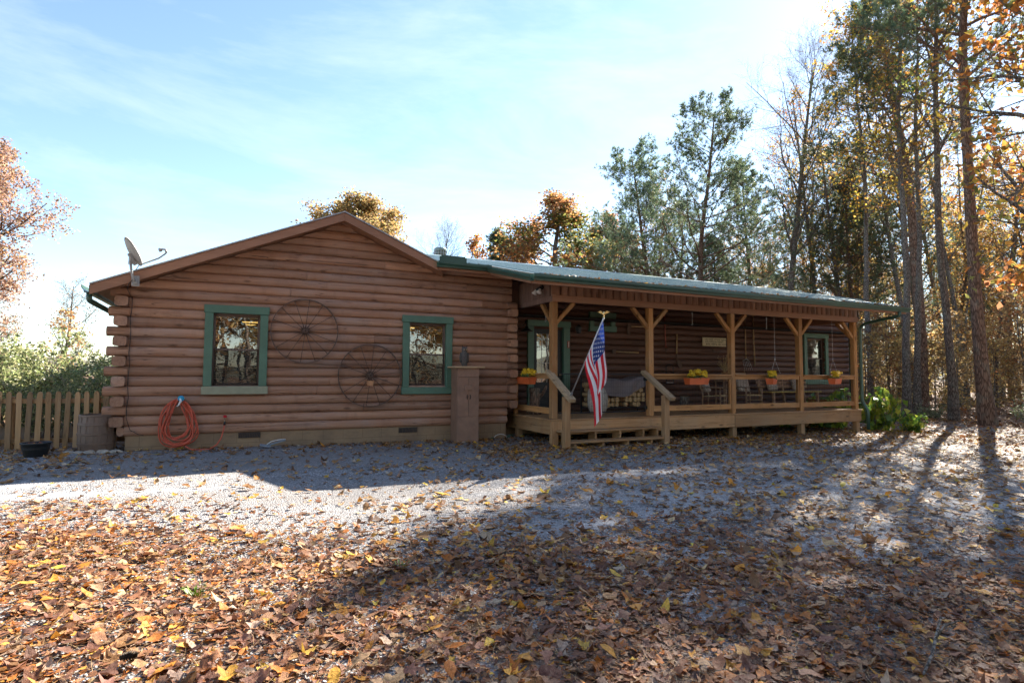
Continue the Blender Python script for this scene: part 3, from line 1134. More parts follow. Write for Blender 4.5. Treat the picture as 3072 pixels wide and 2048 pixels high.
# brown fascia under the gutters
part('fascia', MB().box(BX_, XPORCH, EAVE_Y - 0.02, EAVE_Y + 0.02, EAVE_Z - 0.20, EAVE_Z - 0.02), M['fascia_x'], roof)
part('fascia', MB().sweep([(-0.02, -0.20), (0.02, -0.20), (0.02, -0.015), (-0.02, -0.015)], (AX_, AY_, main_z(AY_)), (BX_ + 0.02, AY_, main_z(AY_))), M['fascia_x'], roof)
part('fascia', MB().sweep([(-0.02, -0.20), (0.02, -0.20), (0.02, -0.015), (-0.02, -0.015)], (BX_, AY_ - 0.022, main_z(AY_)), (BX_, EAVE_Y - 0.02, EAVE_Z)), M['fascia_y'], roof)
# K-style gutters
GP = [(0.0, 0.0), (0.075, 0.0), (0.082, 0.03), (0.115, 0.075), (0.115, 0.125), (0.105, 0.125), (0.105, 0.08), (0.075, 0.035), (0.068, 0.01), (0.008, 0.01), (0.008, 0.125), (0.0, 0.125)]
part('gutter', MB().sweep([(-0.024 - a, b - 0.155) for a, b in GP], (BX_ - 0.03, EAVE_Y, EAVE_Z + 0.012), (XPORCH + 0.02, EAVE_Y, EAVE_Z - 0.0)), M['gutter'], roof)
zA = main_z(AY_) + 0.012
part('gutter', MB().sweep([(-0.024 - a, b - 0.155) for a, b in GP], (AX_ - 0.03, AY_, zA), (BX_ - 0.03, AY_, zA)), M['gutter'], roof)
part('gutter', MB().sweep([(-0.024 - a, b - 0.155) for a, b in GP], (BX_, AY_ - 0.0, zA), (BX_, EAVE_Y - 0.14, EAVE_Z - 0.02)), M['gutter'], roof)
# leaf guard standing up at the valley
part('splash_guard', MB().box(AX_ - 0.01, AX_ + 0.62, AY_ - 0.145, AY_ - 0.139, zA - 0.05, zA + 0.075).box(AX_ + 0.03, AX_ + 0.58, AY_ - 0.145, AY_ - 0.139, zA + 0.075, zA + 0.10), M['gutter'], roof)
# gutter and downpipe of the gable's left eave
part('gutter', MB().prism([(-0.56 - a, gable_z(-0.56) - 0.150 + b) for a, b in GP], 'y', RAKE_Y - 0.02, 9.6), M['gutter'], groof)


def boxpipe(pts, w_=0.075, d_=0.055):
    mb = MB()
    P = [Vector(p) for p in pts]
    # round the corners
    Q = [P[0]]
    for a, b, c in zip(P[:-2], P[1:-1], P[2:]):
        r = min(0.09, (b - a).length * 0.4, (c - b).length * 0.4)
        p0 = b + (a - b).normalized() * r
        p1 = b + (c - b).normalized() * r
        for t in (0, 0.25, 0.5, 0.75, 1):
            Q.append(p0 * (1 - t) ** 2 + b * 2 * t * (1 - t) + p1 * t * t)
    Q.append(P[-1])
    mb.tube(Q, 0.045, 8)
    return mb


part('downpipe', boxpipe([(-0.60, -0.22, gable_z(-0.56) - 0.15), (-0.60, -0.22, 2.40), (-0.20, 0.95, 2.15), (-0.20, 0.95, 0.4)]), M['gutter'], cabin, True)
part('downpipe', boxpipe([(18.55, EAVE_Y - 0.07, EAVE_Z - 0.14), (18.55, EAVE_Y - 0.07, 2.86), (18.47, -1.62, 2.72), (18.47, -1.47, 2.60), (18.47, -1.47, 0.42), (18.50, -1.62, 0.16), (18.50, -1.62, -0.40)]), M['gutter'], cabin, True)
part('downpipe', boxpipe([(21.12, 0.63, 3.3), (21.12, 0.63, -0.3)]), M['gutter'], cabin, True)
# flue cap on the ridge
fl = MB().lathe([(0.16, -0.3), (0.16, 0.10), (0.20, 0.10), (0.20, 0.12), (0.145, 0.12), (0.145, 0.20), (0.20, 0.20), (0.20, 0.22), (0.145, 0.22), (0.145, 0.30), (0.20, 0.30), (0.20, 0.36), (0.17, 0.40)], (7.5, 5.0, main_z(RIDGE_Y) + 0.13), 18)
part('flue_cap', fl, M['roof'], cabin, False)
fr_ = MB()
for i in range(14):
    a = 2 * PI * i / 14
    fr_.box(7.5 + 0.195 * math.cos(a) - 0.008, 7.5 + 0.195 * math.cos(a) + 0.008, 5.0 + 0.195 * math.sin(a) - 0.008, 5.0 + 0.195 * math.sin(a) + 0.008, main_z(RIDGE_Y) + 0.23, main_z(RIDGE_Y) + 0.44)
part('flue_bars', fr_, M['steel'], cabin)

# ------------------------------------------------------------------ porch
PX = [7.97, 10.62, 13.28, 15.85, 18.22]
PY, PW = -1.444, 0.14
BEAM_Z = 2.76
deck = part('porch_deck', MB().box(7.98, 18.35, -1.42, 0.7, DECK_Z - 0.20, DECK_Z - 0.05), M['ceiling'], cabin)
y = -1.53
i = 0
while y < 0.70:
    cuts = [7.86, (11.2, 12.4, 13.1)[i % 3] + rnd.uniform(-.2, .2), (15.4, 14.9, 16.2)[i % 3] + rnd.uniform(-.2, .2), 18.42]
    for a, b in zip(cuts[:-1], cuts[1:]):
        part('deck_board', MB().box(a + 0.002, b - 0.002, y, y + 0.136, DECK_Z - 0.032 + rnd.uniform(0, .002), DECK_Z + rnd.uniform(-.002, .001), 0.005), M['deck_x'], deck)
    y += 0.142
    i += 1
for a, b in ((7.91, 13.30), (13.305, 18.37)):
    part('rim_board', MB().box(a, b, -1.51, -1.468, DECK_Z - 0.345, DECK_Z - 0.036, 0.005), M['deck_x'], deck)
part('rim_board', MB().box(7.90, 7.942, -1.464, 0.75, DECK_Z - 0.33, DECK_Z - 0.036, 0.005), M['deck_y'], deck)
part('rim_board', MB().box(18.335, 18.375, -1.464, 0.75, DECK_Z - 0.33, DECK_Z - 0.036, 0.005), M['deck_y'], deck)
for xx in PX:
    part('deck_pier', MB().box(xx, xx + PW, -1.455, -1.32, -0.95, DECK_Z - 0.20 if xx != PX[0] else DECK_Z - 0.04, 0.006), M['deck_z'], deck)
    part('deck_pier', MB().box(xx - 0.03, xx + PW - 0.03, 0.2, 0.33, -0.95, DECK_Z - 0.20, 0.006), M['deck_z'], deck)
part('deck_pier', MB().box(7.905, 8.08, -1.535, -1.466, -0.95, DECK_Z - 0.05, 0.006), M['deck_z'], deck)

for n, xx in enumerate(PX):
    p = part('porch_post', MB().box(xx, xx + PW, PY, PY + PW, DECK_Z, BEAM_Z, 0.008), M['pine_z'], cabin)
    L_ = 0.42
    for sgn in ((1,) if n == 0 else ((-1,) if n == 4 else (-1, 1))):
        x0 = xx + (PW if sgn > 0 else 0)
        part('knee_brace', MB().beam((x0 - sgn * 0.03, PY + PW / 2, BEAM_Z - L_ - 0.06), (x0 + sgn * (L_ + 0.03), PY + PW / 2, BEAM_Z + 0.0), 0.088, 0.088, up=(0, 1, 0), c=0.006), M['pine_z'], p)
    if n in (0, 4):
        part('knee_brace', MB().beam((xx + PW / 2, PY + PW - 0.03, BEAM_Z - L_ - 0.06), (xx + PW / 2, PY + PW + L_ + 0.03, BEAM_Z), 0.088, 0.088, up=(1, 0, 0), c=0.006), M['pine_z'], p)

# header: beam with half-log boards above it
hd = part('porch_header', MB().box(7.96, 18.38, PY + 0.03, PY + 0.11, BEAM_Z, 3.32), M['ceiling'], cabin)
for a, b in ((7.95, 13.2), (13.204, 18.39)):
    part('header_beam', MB().box(a, b, PY - 0.035, PY + 0.025, BEAM_Z - 0.002, BEAM_Z + 0.15, 0.006), M['fascia_x'], hd)
part('corner_board', MB().box(7.945, 8.14, PY - 0.038, PY + 0.02, BEAM_Z + 0.152, 3.25, 0.005), M['fascia_z'], hd)
x = 8.19
while x < 18.3:
    pr = [(x + 0.004, PY + 0.028)]
    for i in range(7):
        a = PI * i / 6
        pr.append((x + 0.10 - 0.094 * math.cos(a), PY + 0.01 - 0.042 * math.sin(a)))
    pr.append((x + 0.196, PY + 0.028))
    part('siding_board', MB().prism(pr, 'z', BEAM_Z + 0.153, 3.28 + rnd.uniform(-.01, .01)), M['log_z'], hd)
    x += 0.2
# side panel of narrow boards
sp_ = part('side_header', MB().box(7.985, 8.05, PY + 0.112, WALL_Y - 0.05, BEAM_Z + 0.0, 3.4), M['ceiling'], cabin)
y = PY - 0.03
while y < WALL_Y - 0.02:
    part('siding_board', MB().box(7.962, 7.984, y + 0.003, y + 0.115, BEAM_Z + 0.122, 3.36, 0.006), M['panel'], sp_)
    y += 0.118
part('header_beam', MB().box(7.945, 7.983, PY - 0.034, WALL_Y + 0.05, BEAM_Z, BEAM_Z + 0.12, 0.005), M['panel'], sp_)
part('closing_board', MB().box(XR + 0.02, 7.961, 0.24, 0.262, BEAM_Z - 0.16, 3.42, 0.004), M['panel'], sp_)
ep = part('end_header', MB().box(18.27, 18.36, PY + 0.112, WALL_Y - 0.05, BEAM_Z, 3.4), M['fascia_y'], cabin)


# railings
def wire_panel(p0, p1, z0, z1, step=0.10, r=0.0026, rows=0.10):
    mb = MB()
    p0, p1 = Vector(p0), Vector(p1)
    n = int((p1 - p0).length / step)
    for i in range(n + 1):
        q = p0.lerp(p1, i / max(1, n))
        mb.tube([(q.x, q.y, z0), (q.x, q.y, z1)], r, 4, cap=False)
    k = int((z1 - z0) / rows)
    for i in range(k + 1):
        z = z0 + (z1 - z0) * i / max(1, k)
        mb.tube([(p0.x, p0.y, z), (p1.x, p1.y, z)], r, 4, cap=False)
    return mb


RZ = 1.186
def railing(x0, x1, y0, y1, ax):
    r_ = MB()
    if ax == 'x':
        root = part('porch_railing', MB().box(x0, x1, y0 - 0.045, y0 + 0.095, RZ - 0.038, RZ, 0.006), M['pine_x'], cabin)
        part('upper_rail', MB().box(x0, x1, y0 + 0.005, y0 + 0.043, RZ - 0.128, RZ - 0.039, 0.005), M['pine_x'], root)
        part('lower_rail', MB().box(x0, x1, y0 + 0.005, y0 + 0.043, DECK_Z + 0.10, DECK_Z + 0.235, 0.005), M['pine_x'], root)
        for a in (x0, x1 - 0.04):
            part('rail_stile', MB().box(a, a + 0.04, y0 + 0.004, y0 + 0.044, DECK_Z + 0.236, RZ - 0.129, 0.004), M['pine_z'], root)
        part('wire_mesh', wire_panel((x0 + 0.04, y0 + 0.05, 0), (x1 - 0.04, y0 + 0.05, 0), DECK_Z + 0.2, RZ - 0.1), M['black'], root)
    else:
        root = part('porch_railing', MB().box(x0 - 0.045, x0 + 0.095, y0, y1, RZ - 0.038, RZ, 0.006), M['pine_y'], cabin)
        part('upper_rail', MB().box(x0 + 0.005, x0 + 0.043, y0, y1, RZ - 0.128, RZ - 0.039, 0.005), M['pine_y'], root)
        part('lower_rail', MB().box(x0 + 0.005, x0 + 0.043, y0, y1, DECK_Z + 0.10, DECK_Z + 0.235, 0.005), M['pine_y'], root)
        part('rail_stile', MB().box(x0 - 0.02, x0 + 0.07, y1, y1 + 0.09, DECK_Z, RZ - 0.02, 0.004), M['pine_z'], root)
        part('wire_mesh', wire_panel((x0 + 0.05, y0, 0), (x0 + 0.05, y1, 0), DECK_Z + 0.2, RZ - 0.1), M['black'], root)


for i in (1, 2, 3):
    railing(PX[i] + PW, PX[i + 1], PY + 0.02, 0, 'x')
railing(PX[0] + 0.02, 0, PY + PW, 0.42, 'y')
railing(PX[4] + 0.05, 0, PY + PW, 0.50, 'y')

# steps
st = part('porch_steps', MB().box(8.02, 10.72, -2.12, -1.82, -0.272, -0.234, 0.005), M['deck_x'], cabin)
part('step_tread', MB().box(8.02, 10.70, -1.80, -1.515, -0.082, -0.044, 0.005), M['deck_x'], st)
for xx in (8.15, 8.85, 9.5, 10.15, 10.55):
    part('stringer', MB().prism([(-1.512, -0.65), (-1.512, -0.084), (-1.79, -0.084), (-1.79, -0.274), (-2.08, -0.274), (-2.08, -0.65)], 'x', xx, xx + 0.04), M['deck_y'], st)
for xx in (7.865, 10.47):
    part('step_post', MB().box(xx, xx + 0.135, -2.17, -2.035, -0.9, 0.70, 0.008), M['deck_z'], st)
    a, b = V3(xx + 0.085, -1.30, 1.235), V3(xx + 0.065, -2.36, 0.62)
    part('handrail', MB().beam(a, b, 0.15, 0.085, c=0.008), M['grey_y'], st)

# ------------------------------------------------------------------ things on and by the house
def spoke_wheel(cx, cz, rad, label, n=14):
    t = thing('wagon_wheel', label, 'wheel', (cx, -0.08, cz - rad), 'iron wheels on the log wall')
    ring = [(cx + rad * math.cos(a), -0.075, cz + rad * math.sin(a)) for a in [2 * PI * i / 48 for i in range(48)]]
    mb = MB()
    for i in range(48):
        a0, a1 = 2 * PI * i / 48, 2 * PI * (i + 1) / 48
        for (ri, ro, y0, y1) in ((rad - 0.016, rad, -0.105, -0.055),):
            P = lambda r, y, a: (cx + r * math.cos(a), y, cz + r * math.sin(a))
            mb.quad(P(ri, y0, a0), P(ro, y0, a0), P(ro, y0, a1), P(ri, y0, a1))
            mb.quad(P(ro, y0, a0), P(ro, y1, a0), P(ro, y1, a1), P(ro, y0, a1))
            mb.quad(P(ri, y0, a0), P(ri, y0, a1), P(ri, y1, a1), P(ri, y1, a0))
    part('rim', mb, M['iron'], t)
    hub = MB().lathe([(0.05, 0.0), (0.075, 0.012), (0.075, 0.035), (0.05, 0.05), (0.045, 0.10), (0.03, 0.105), (0.018, 0.105), (0.018, 0.04)], (cx, -0.05, cz), 16, (0, -1, 0))
    part('hub', hub, M['iron'], t, False)
    for i in range(n):
        a = 2 * PI * (i + 0.25) / n
        y0 = -0.10 if i % 2 else -0.13
        part('spoke', MB().tube([(cx + 0.05 * math.cos(a), y0, cz + 0.05 * math.sin(a)), (cx + (rad - 0.006) * math.cos(a), -0.08, cz + (rad - 0.006) * math.sin(a))], 0.0072, 6), M['iron'], t, True)
    teeth = MB()
    for i in range(n):
        a = 2 * PI * (i + 0.25) / n
        teeth.beam((cx + 0.06 * math.cos(a), -0.085, cz + 0.06 * math.sin(a)), (cx + 0.11 * math.cos(a), -0.085, cz + 0.11 * math.sin(a)), 0.018, 0.02, up=(0, 1, 0))
    part('hub_sockets', teeth, M['iron'], t)


spoke_wheel(2.985, 2.005, 0.652, 'upper iron spoked wheel on the log wall beside the left window')
spoke_wheel(4.315, 1.112, 0.665, 'lower iron spoked wheel with a clay cup hanging at its hub')
cup = thing('clay_cup', 'small tan square cup hanging below the hub of the lower wheel', 'cup', (4.30, -0.17, 0.9))
c = MB()
for (z0, w0, z1, w1) in ((0.895, 0.048, 1.0, 0.068),):
    b = [(4.30 - w0, -0.17 - w0, z0), (4.30 + w0, -0.17 - w0, z0), (4.30 + w0, -0.17 + w0, z0), (4.30 - w0, -0.17 + w0, z0)]
    tp = [(4.30 - w1, -0.17 - w1, z1), (4.30 + w1, -0.17 - w1, z1), (4.30 + w1, -0.17 + w1, z1), (4.30 - w1, -0.17 + w1, z1)]
    c.quad(*b)
    for i in range(4):
        c.quad(b[i], b[(i + 1) % 4], tp[(i + 1) % 4], tp[i])
    ti = [(4.30 + (p[0] - 4.30) * 0.8, -0.17 + (p[1] + 0.17) * 0.8, z1) for p in tp]
    bi = [(p[0], p[1], z1 - 0.03) for p in ti]
    for i in range(4):
        c.quad(tp[i], tp[(i + 1) % 4], ti[(i + 1) % 4], ti[i])
        c.quad(ti[i], ti[(i + 1) % 4], bi[(i + 1) % 4], bi[i])
    c.quad(*bi)
part('cup_body', c, M['terracotta'], cup)
part('wire_loop', MB().tube([(4.25, -0.17, 1.0), (4.28, -0.15, 1.06), (4.315, -0.13, 1.10), (4.33, -0.15, 1.06), (4.35, -0.17, 1.0)], 0.004, 5), M['iron'], cup)

# hose coiled on the wall
hz = thing('garden_hose', 'coiled red garden hose hanging on the log wall under the left window', 'hose', (0.82, -0.2, -0.28))
for k in range(9):
    pts = []
    w_ = 0.155 + 0.016 * k + rnd.uniform(-0.025, 0.03)
    bot = -0.05 - 0.022 * k + rnd.uniform(-0.03, 0.03)
    cx = 0.80 + rnd.uniform(-0.03, 0.04)
    for i in range(40):
        a = 2 * PI * i / 40
        zz = (0.66 + bot) / 2 + (0.66 - bot) / 2 * math.cos(a)
        wf = math.sin(a) * (0.55 + 0.45 * (1 - math.cos(a)) / 2 * 1.35)
        pts.append((cx + w_ * wf * (1.25 if a < PI else 1.1) + 0.028 * math.sin(3 * a + k * 1.7), -0.12 - 0.012 * (k % 4) + 0.015 * math.sin(2 * a + k), max(-0.255, zz)))
    part('hose_loop', MB().tube(pts, 0.0125, 8, closed=True), M['hose'], hz, True)
part('hose_tail', MB().tube([(0.95, -0.2, -0.2), (1.05, -0.22, -0.262), (1.2, -0.24, -0.268), (1.35, -0.22, -0.266), (1.46, -0.17, -0.2), (1.53, -0.13, -0.08), (1.565, -0.115, 0.06), (1.58, -0.11, 0.17)], 0.0125, 8), M['hose'], hz, True)
part('hose_collar', MB().tube([(1.58, -0.11, 0.16), (1.582, -0.11, 0.225)], 0.02, 10), M['black'], hz, True)
hk = thing('hose_hook', 'bright blue plastic hook holding up the red hose coil', 'hook', (0.82, -0.06, 0.68))
part('hook_body', MB().lathe([(0.045, 0), (0.05, 0.02), (0.03, 0.10), (0.055, 0.14), (0.05, 0.16)], (0.83, -0.05, 0.675), 12, (0.15, -1, 0)), M['cyan'], hk, True)
part('hook_strap', MB().tube([(0.83, -0.19, 0.70), (0.85, -0.21, 0.63), (0.82, -0.22, 0.56), (0.79, -0.2, 0.53)], [0.016, 0.02, 0.014, 0.008], 8), M['whitem'], hk, True)
sg = thing('wall_tap', 'brass garden tap on the lowest logs with the red hose screwed on', 'tap', (1.58, -0.09, 0.2))
part('tap_body', MB().tube([(1.585, 0.0, 0.275), (1.585, -0.10, 0.275), (1.583, -0.11, 0.20)], 0.016, 8).lathe([(0.03, 0), (0.034, 0.01), (0.02, 0.02)], (1.585, -0.085, 0.30), 10), M['brass'], sg, True)
part('tap_wheel', MB().lathe([(0.012, 0), (0.036, 0.004), (0.036, 0.014), (0.012, 0.018)], (1.585, -0.10, 0.315), 10, (0.2, -0.6, 1)), M['red'], sg, True)

# satellite dish on the left rake
dt = thing('satellite_dish', 'grey satellite dish on a bent mast fixed to the left rake board', 'satellite dish', (0.1, -0.47, 2.67))
part('mount_plate', MB().box(0.045, 0.165, -0.475, -0.455, 2.665, 2.85, 0.004).box(0.075, 0.135, -0.51, -0.476, 2.70, 2.80, 0.006), M['dish'], dt)
part('mast', MB().tube([(0.10, -0.52, 2.74), (0.07, -0.54, 2.82), (0.045, -0.55, 2.95), (0.03, -0.55, 3.08)], 0.02, 10), M['dish'], dt, True)
ax = Vector((0.81, 0.312, 0.493)).normalized()       # dish looks right and a little up
C_ = Vector((0.03, -0.56, 3.235))
z = ax
u_ = z.cross(Vector((0, 0, 1))).normalized()
v_ = u_.cross(z).normalized()
if v_.z < 0:
    v_ = -v_
db = MB()
NR, NA = 5, 28
for sgn, off in ((0, 0.0), (1, 0.008)):
    n0 = len(db.v)
    for i in range(NR + 1):
        r = i / NR
        for k in range(NA):
            a = 2 * PI * k / NA
            p = C_ + u_ * (0.225 * r * math.cos(a)) + v_ * (0.27 * r * math.sin(a)) + z * (0.05 * r * r - off)
            db.v.append(tuple(p))
    for i in range(NR):
        for k in range(NA):
            k2 = (k + 1) % NA
            db.f.append((n0 + i * NA + k, n0 + i * NA + k2, n0 + (i + 1) * NA + k2, n0 + (i + 1) * NA + k))
e0 = NR * NA
e1 = (NR + 1) * NA + NR * NA
for k in range(NA):
    k2 = (k + 1) % NA
    db.f.append((e0 + k, e0 + k2, e1 + k2, e1 + k))
part('reflector', db, M['dish'], dt, True)
part('back_bracket', MB().beam(C_ - z * 0.03, C_ - z * 0.03 - v_ * 0.22, 0.07, 0.05, up=tuple(z), c=0.005).beam((0.03, -0.55, 3.03), tuple(C_ - z * 0.02 - v_ * 0.05), 0.05, 0.05, c=0.004), M['dish'], dt)
low = C_ - v_ * 0.24 + z * 0.02
arm1 = low + Vector((0.30, -0.10, 0.13))
arm2 = low + Vector((0.42, -0.14, 0.23))
part('feed_arm', MB().tube([tuple(low), tuple(arm1), tuple(arm1.lerp(arm2, 0.7)), tuple(arm2)], 0.014, 8), M['dish'], dt, True)
part('feed_horn', MB().tube([tuple(arm2), tuple(arm2 + Vector((-0.02, 0, 0.06))), tuple(arm2 + Vector((-0.08, 0.02, 0.06)))], 0.02, 8).lathe([(0.02, 0), (0.035, 0.02), (0.035, 0.05)], tuple(arm2 + Vector((-0.07, 0.02, 0.055))), 12, (-0.9, 0.3, -0.15)), M['dish'], dt, True)
part('cable', MB().tube([tuple(low), (0.12, -0.55, 2.95), (0.06, -0.53, 2.88), (0.09, -0.49, 2.80), (0.02, -0.47, 2.72), (-0.02, -0.43, 2.62), (0.0, -0.06, 2.5)], 0.006, 6), M['black'], dt, True)
wl = thing('wall_cable', 'thin black cable running down the left corner logs', 'cable', (0.0, -0.06, 0.0))
part('cable_run', MB().tube([(0.01, -0.065, 2.52)] + [(0.005 + 0.012 * math.sin(q * 2.3), -0.068, 2.5 - q * 0.2) for q in range(1, 12)] + [(0.06, -0.07, 0.12), (0.2, -0.07, 0.03), (0.28, -0.06, 0.01)], 0.006, 6), M['black'], wl, True)

# tall cabinet with an owl
cb = thing('storage_cabinet', 'tall narrow brown wooden cabinet standing against the log wall', 'cabinet', (6.38, -0.3, -0.33))
x0, x1, y0, y1 = 6.13, 6.645, -0.50, -0.07
part('cabinet_body', MB().box(x0, x1, y0 + 0.02, y1, -0.45, 1.285, 0.006), M['cabinet'], cb)
part('cabinet_top', MB().box(x0 - 0.09, x1 + 0.11, y0 - 0.06, y1 + 0.01, 1.287, 1.325, 0.008), M['grey_x'], cb)
part('lower_panel', MB().box(x0 + 0.01, x1 - 0.01, y0, y0 + 0.018, -0.42, 0.215, 0.004), M['cabinet'], cb)
part('upper_panel', MB().box(x0 + 0.01, x1 - 0.01, y0, y0 + 0.018, 1.09, 1.283, 0.004), M['cabinet'], cb)
for a, b, hx in ((x0 + 0.012, 6.385, 6.36), (6.391, x1 - 0.012, 6.42)):
    dr = part('cabinet_door', MB().box(a, b, y0 - 0.002, y0 + 0.016, 0.222, 1.084, 0.004), M['cabinet'], cb)
    part('pull', MB().tube([(hx, y0 - 0.004, 0.70), (hx + (0.012 if hx > 6.39 else -0.012), y0 - 0.03, 0.65), (hx, y0 - 0.004, 0.60)], 0.008, 6), M['black'], dr, True)
part('latch_block', MB().box(6.285, 6.50, y0 - 0.03, y0 - 0.003, 0.80, 0.905, 0.004).box(6.30, 6.34, y0 - 0.045, y0 - 0.031, 0.79, 0.92, 0.003).box(6.44, 6.48, y0 - 0.045, y0 - 0.031, 0.79, 0.92, 0.003), M['cabinet'], cb)
ow = thing('owl_statue', 'dark grey owl figure standing on top of the cabinet', 'owl figure', (6.35, -0.32, 1.326))
part('owl_body', MB().lathe([(0.055, 0), (0.062, 0.02), (0.075, 0.10), (0.092, 0.20), (0.088, 0.28), (0.062, 0.325), (0.066, 0.35), (0.07, 0.385), (0.055, 0.425), (0.02, 0.44)], (6.35, -0.32, 1.325), 14, sq=0.85), M['owl'], ow, True)
for s in (-1, 1):
    part('ear_tuft', MB().lathe([(0.022, 0), (0.014, 0.03), (0.002, 0.06)], (6.35 + s * 0.042, -0.33, 1.735), 7, (s * 0.25, 0, 1)), M['owl'], ow, True)
    part('eye', MB().ball((6.35 + s * 0.028, -0.378, 1.70), 0.015, n=8, m=6), M['straw'], ow, True)
    part('wing', MB().ball((6.35 + s * 0.086, -0.315, 1.52), 0.1, (0.22, 0.55, 1.2), 8, 7), M['owl'], ow, True)
part('beak', MB().lathe([(0.010, 0), (0.002, 0.03)], (6.35, -0.385, 1.685), 6, (0, -0.5, -1)), M['black'], ow)
for s in (-1, 1):
    part('foot', MB().ball((6.35 + s * 0.03, -0.365, 1.338), 0.025, (1, 1.2, 0.5), 8, 6), M['owl'], ow, True)

# odds and ends along the foundation
so_ = thing('solar_light', 'fallen grey garden light with a white strap lying by the foundation', 'garden light', (2.42, -0.3, -0.28))
part('light_head', MB().obox((2.30, -0.28, -0.245), (0.10, 0.06, 0.02), Matrix.Rotation(0.25, 3, 'Y'), 0.008), M['solar'], so_)
part('light_body', MB().beam((2.33, -0.30, -0.235), (2.66, -0.26, -0.15), 0.07, 0.03, c=0.008), M['solar'], so_)
part('strap', MB().tube([(2.32, -0.31, -0.22), (2.40, -0.31, -0.165), (2.52, -0.29, -0.14), (2.66, -0.27, -0.135)], 0.007, 6), M['whitem'], so_, True)
hp = thing('white_hoop', 'thin white hoop with green hose ends on the leaves by the porch corner', 'hoop', (7.35, -0.12, -0.35))
part('hoop_ring', MB().tube([(7.35 + 0.16 * math.cos(a), -0.10, -0.33 + 0.09 * math.sin(a)) for a in [PI * i / 12 for i in range(13)]], 0.008, 6), M['whitem'], hp, True)
part('hose_end', MB().tube([(7.50, -0.10, -0.35), (7.58, -0.08, -0.29), (7.68, -0.02, -0.27), (7.75, 0.05, -0.33)], 0.016, 8), M['trim'], hp, True)
part('hose_end', MB().tube([(7.08, -0.12, -0.34), (7.13, -0.11, -0.31), (7.2, -0.10, -0.33)], 0.014, 8), M['trim'], hp, True)

# barrel, tub and fence at the left corner
bt = thing('rain_barrel', 'brown ribbed plastic barrel at the left corner of the cabin', 'barrel', (-0.46, 0.12, -0.27))
bx, by = -0.46, 0.12
prof = [(0.245, 0), (0.262, 0.02), (0.268, 0.10), (0.275, 0.16), (0.283, 0.165), (0.287, 0.20), (0.280, 0.205), (0.285, 0.33), (0.294, 0.335), (0.296, 0.37), (0.286, 0.375), (0.283, 0.50), (0.290, 0.505), (0.287, 0.54), (0.278, 0.545), (0.265, 0.655), (0.276, 0.66), (0.274, 0.69), (0.25, 0.69), (0.24, 0.64)]
part('barrel_body', MB().lathe(prof, (bx, by, -0.29), 28), M['barrel'], bt, False)
sv = MB()
for i in range(16):
    a = 2 * PI * i / 16
    for (h0, h1, r) in ((0.02, 0.16, 0.270), (0.21, 0.33, 0.284), (0.38, 0.50, 0.286), (0.55, 0.65, 0.274)):
        sv.beam((bx + r * math.cos(a), by + r * math.sin(a), -0.29 + h0), (bx + r * math.cos(a), by + r * math.sin(a), -0.29 + h1), 0.008, 0.008, up=(math.cos(a), math.sin(a), 0))
part('stave_ribs', sv, M['barrel'], bt)
tb = thing('black_tub', 'low black plastic tub of dead leaves in front of the picket fence', 'tub', (-1.2, -0.33, -0.25))
part('tub_body', MB().lathe([(0.145, 0), (0.155, 0.02), (0.175, 0.12), (0.182, 0.125), (0.185, 0.15), (0.195, 0.22), (0.212, 0.225), (0.212, 0.245), (0.19, 0.245), (0.18, 0.20), (0.02, 0.20)], (-1.2, -0.33, -0.26), 24), M['blackplastic'], tb, True)
for i, (sx, sy, sr) in enumerate(((-0.83, -0.10, 0.08), (-0.66, -0.14, 0.07), (-0.50, -0.19, 0.085), (-0.30, -0.20, 0.09), (-0.12, -0.20, 0.085))):
    o = part('edging_stone', MB().ball((sx, sy, -0.25), sr, (1.3, 0.9, 0.6), 9, 6, 0.12), M['stone'], None, False)
    tag(o, 'pale edging stone, ' + ['leftmost of the row below the barrel', 'second from the left of the row below the barrel', 'middle one of the row below the barrel', 'second from the foundation in the row below the barrel', 'rightmost of the row, against the foundation'][i], 'stone', 'edging stones by the barrel')

fn = thing('picket_fence', 'tan wooden picket fence running left from the cabin corner', 'fence', (-1.6, 0.75, -0.27))
F0, F1 = Vector((-0.28, 0.55, 0)), Vector((-3.4, 1.05, 0))
fd = (F1 - F0).normalized()
for zr in (-0.10, 0.62):
    part('rail', MB().beam(tuple(F0 + Vector((0.25, 0.05, zr))), tuple(F1 + Vector((0, 0.05, zr))), 0.035, 0.085, c=0.004), M['fence_x'], fn)
d_ = 0.0
while d_ < 3.1:
    p = F0 + fd * d_
    z0, z1 = -0.25 + rnd.uniform(-0.02, 0.02), 0.795 + rnd.uniform(-0.012, 0.012)
    wd = 0.043 + rnd.uniform(-0.002, 0.002)
    pr = [(-wd, z0), (wd, z0), (wd, z1 - 0.05), (wd * 0.75, z1 - 0.018), (wd * 0.35, z1), (-wd * 0.35, z1), (-wd * 0.75, z1 - 0.018), (-wd, z1 - 0.05)]
    mb = MB()
    n = len(pr)
    for yy in (-0.01, 0.01):
        for a, b in pr:
            q = p + fd * (a + 0.022 * math.sin(d_ * 31) * (b - 0.3)) + Vector((0, yy + 0.018, 0))
            mb.v.append((q.x, q.y, b))
    mb.f.append(tuple(range(n)))
    mb.f.append(tuple(range(n, 2 * n))[::-1])
    for i in range(n):
        j = (i + 1) % n
        mb.f.append((i, j, n + j, n + i))
    part('picket', mb, M['fence_z'], fn)
    d_ += 0.150 + rnd.uniform(-0.006, 0.006)
for t_ in (0.3, 1.62, 3.0):
    q = F0 + fd * t_
    part('fence_post', MB().box(q.x - 0.045, q.x + 0.045, q.y + 0.08, q.y + 0.17, -0.5, 0.70, 0.006), M['fence_z'], fn)

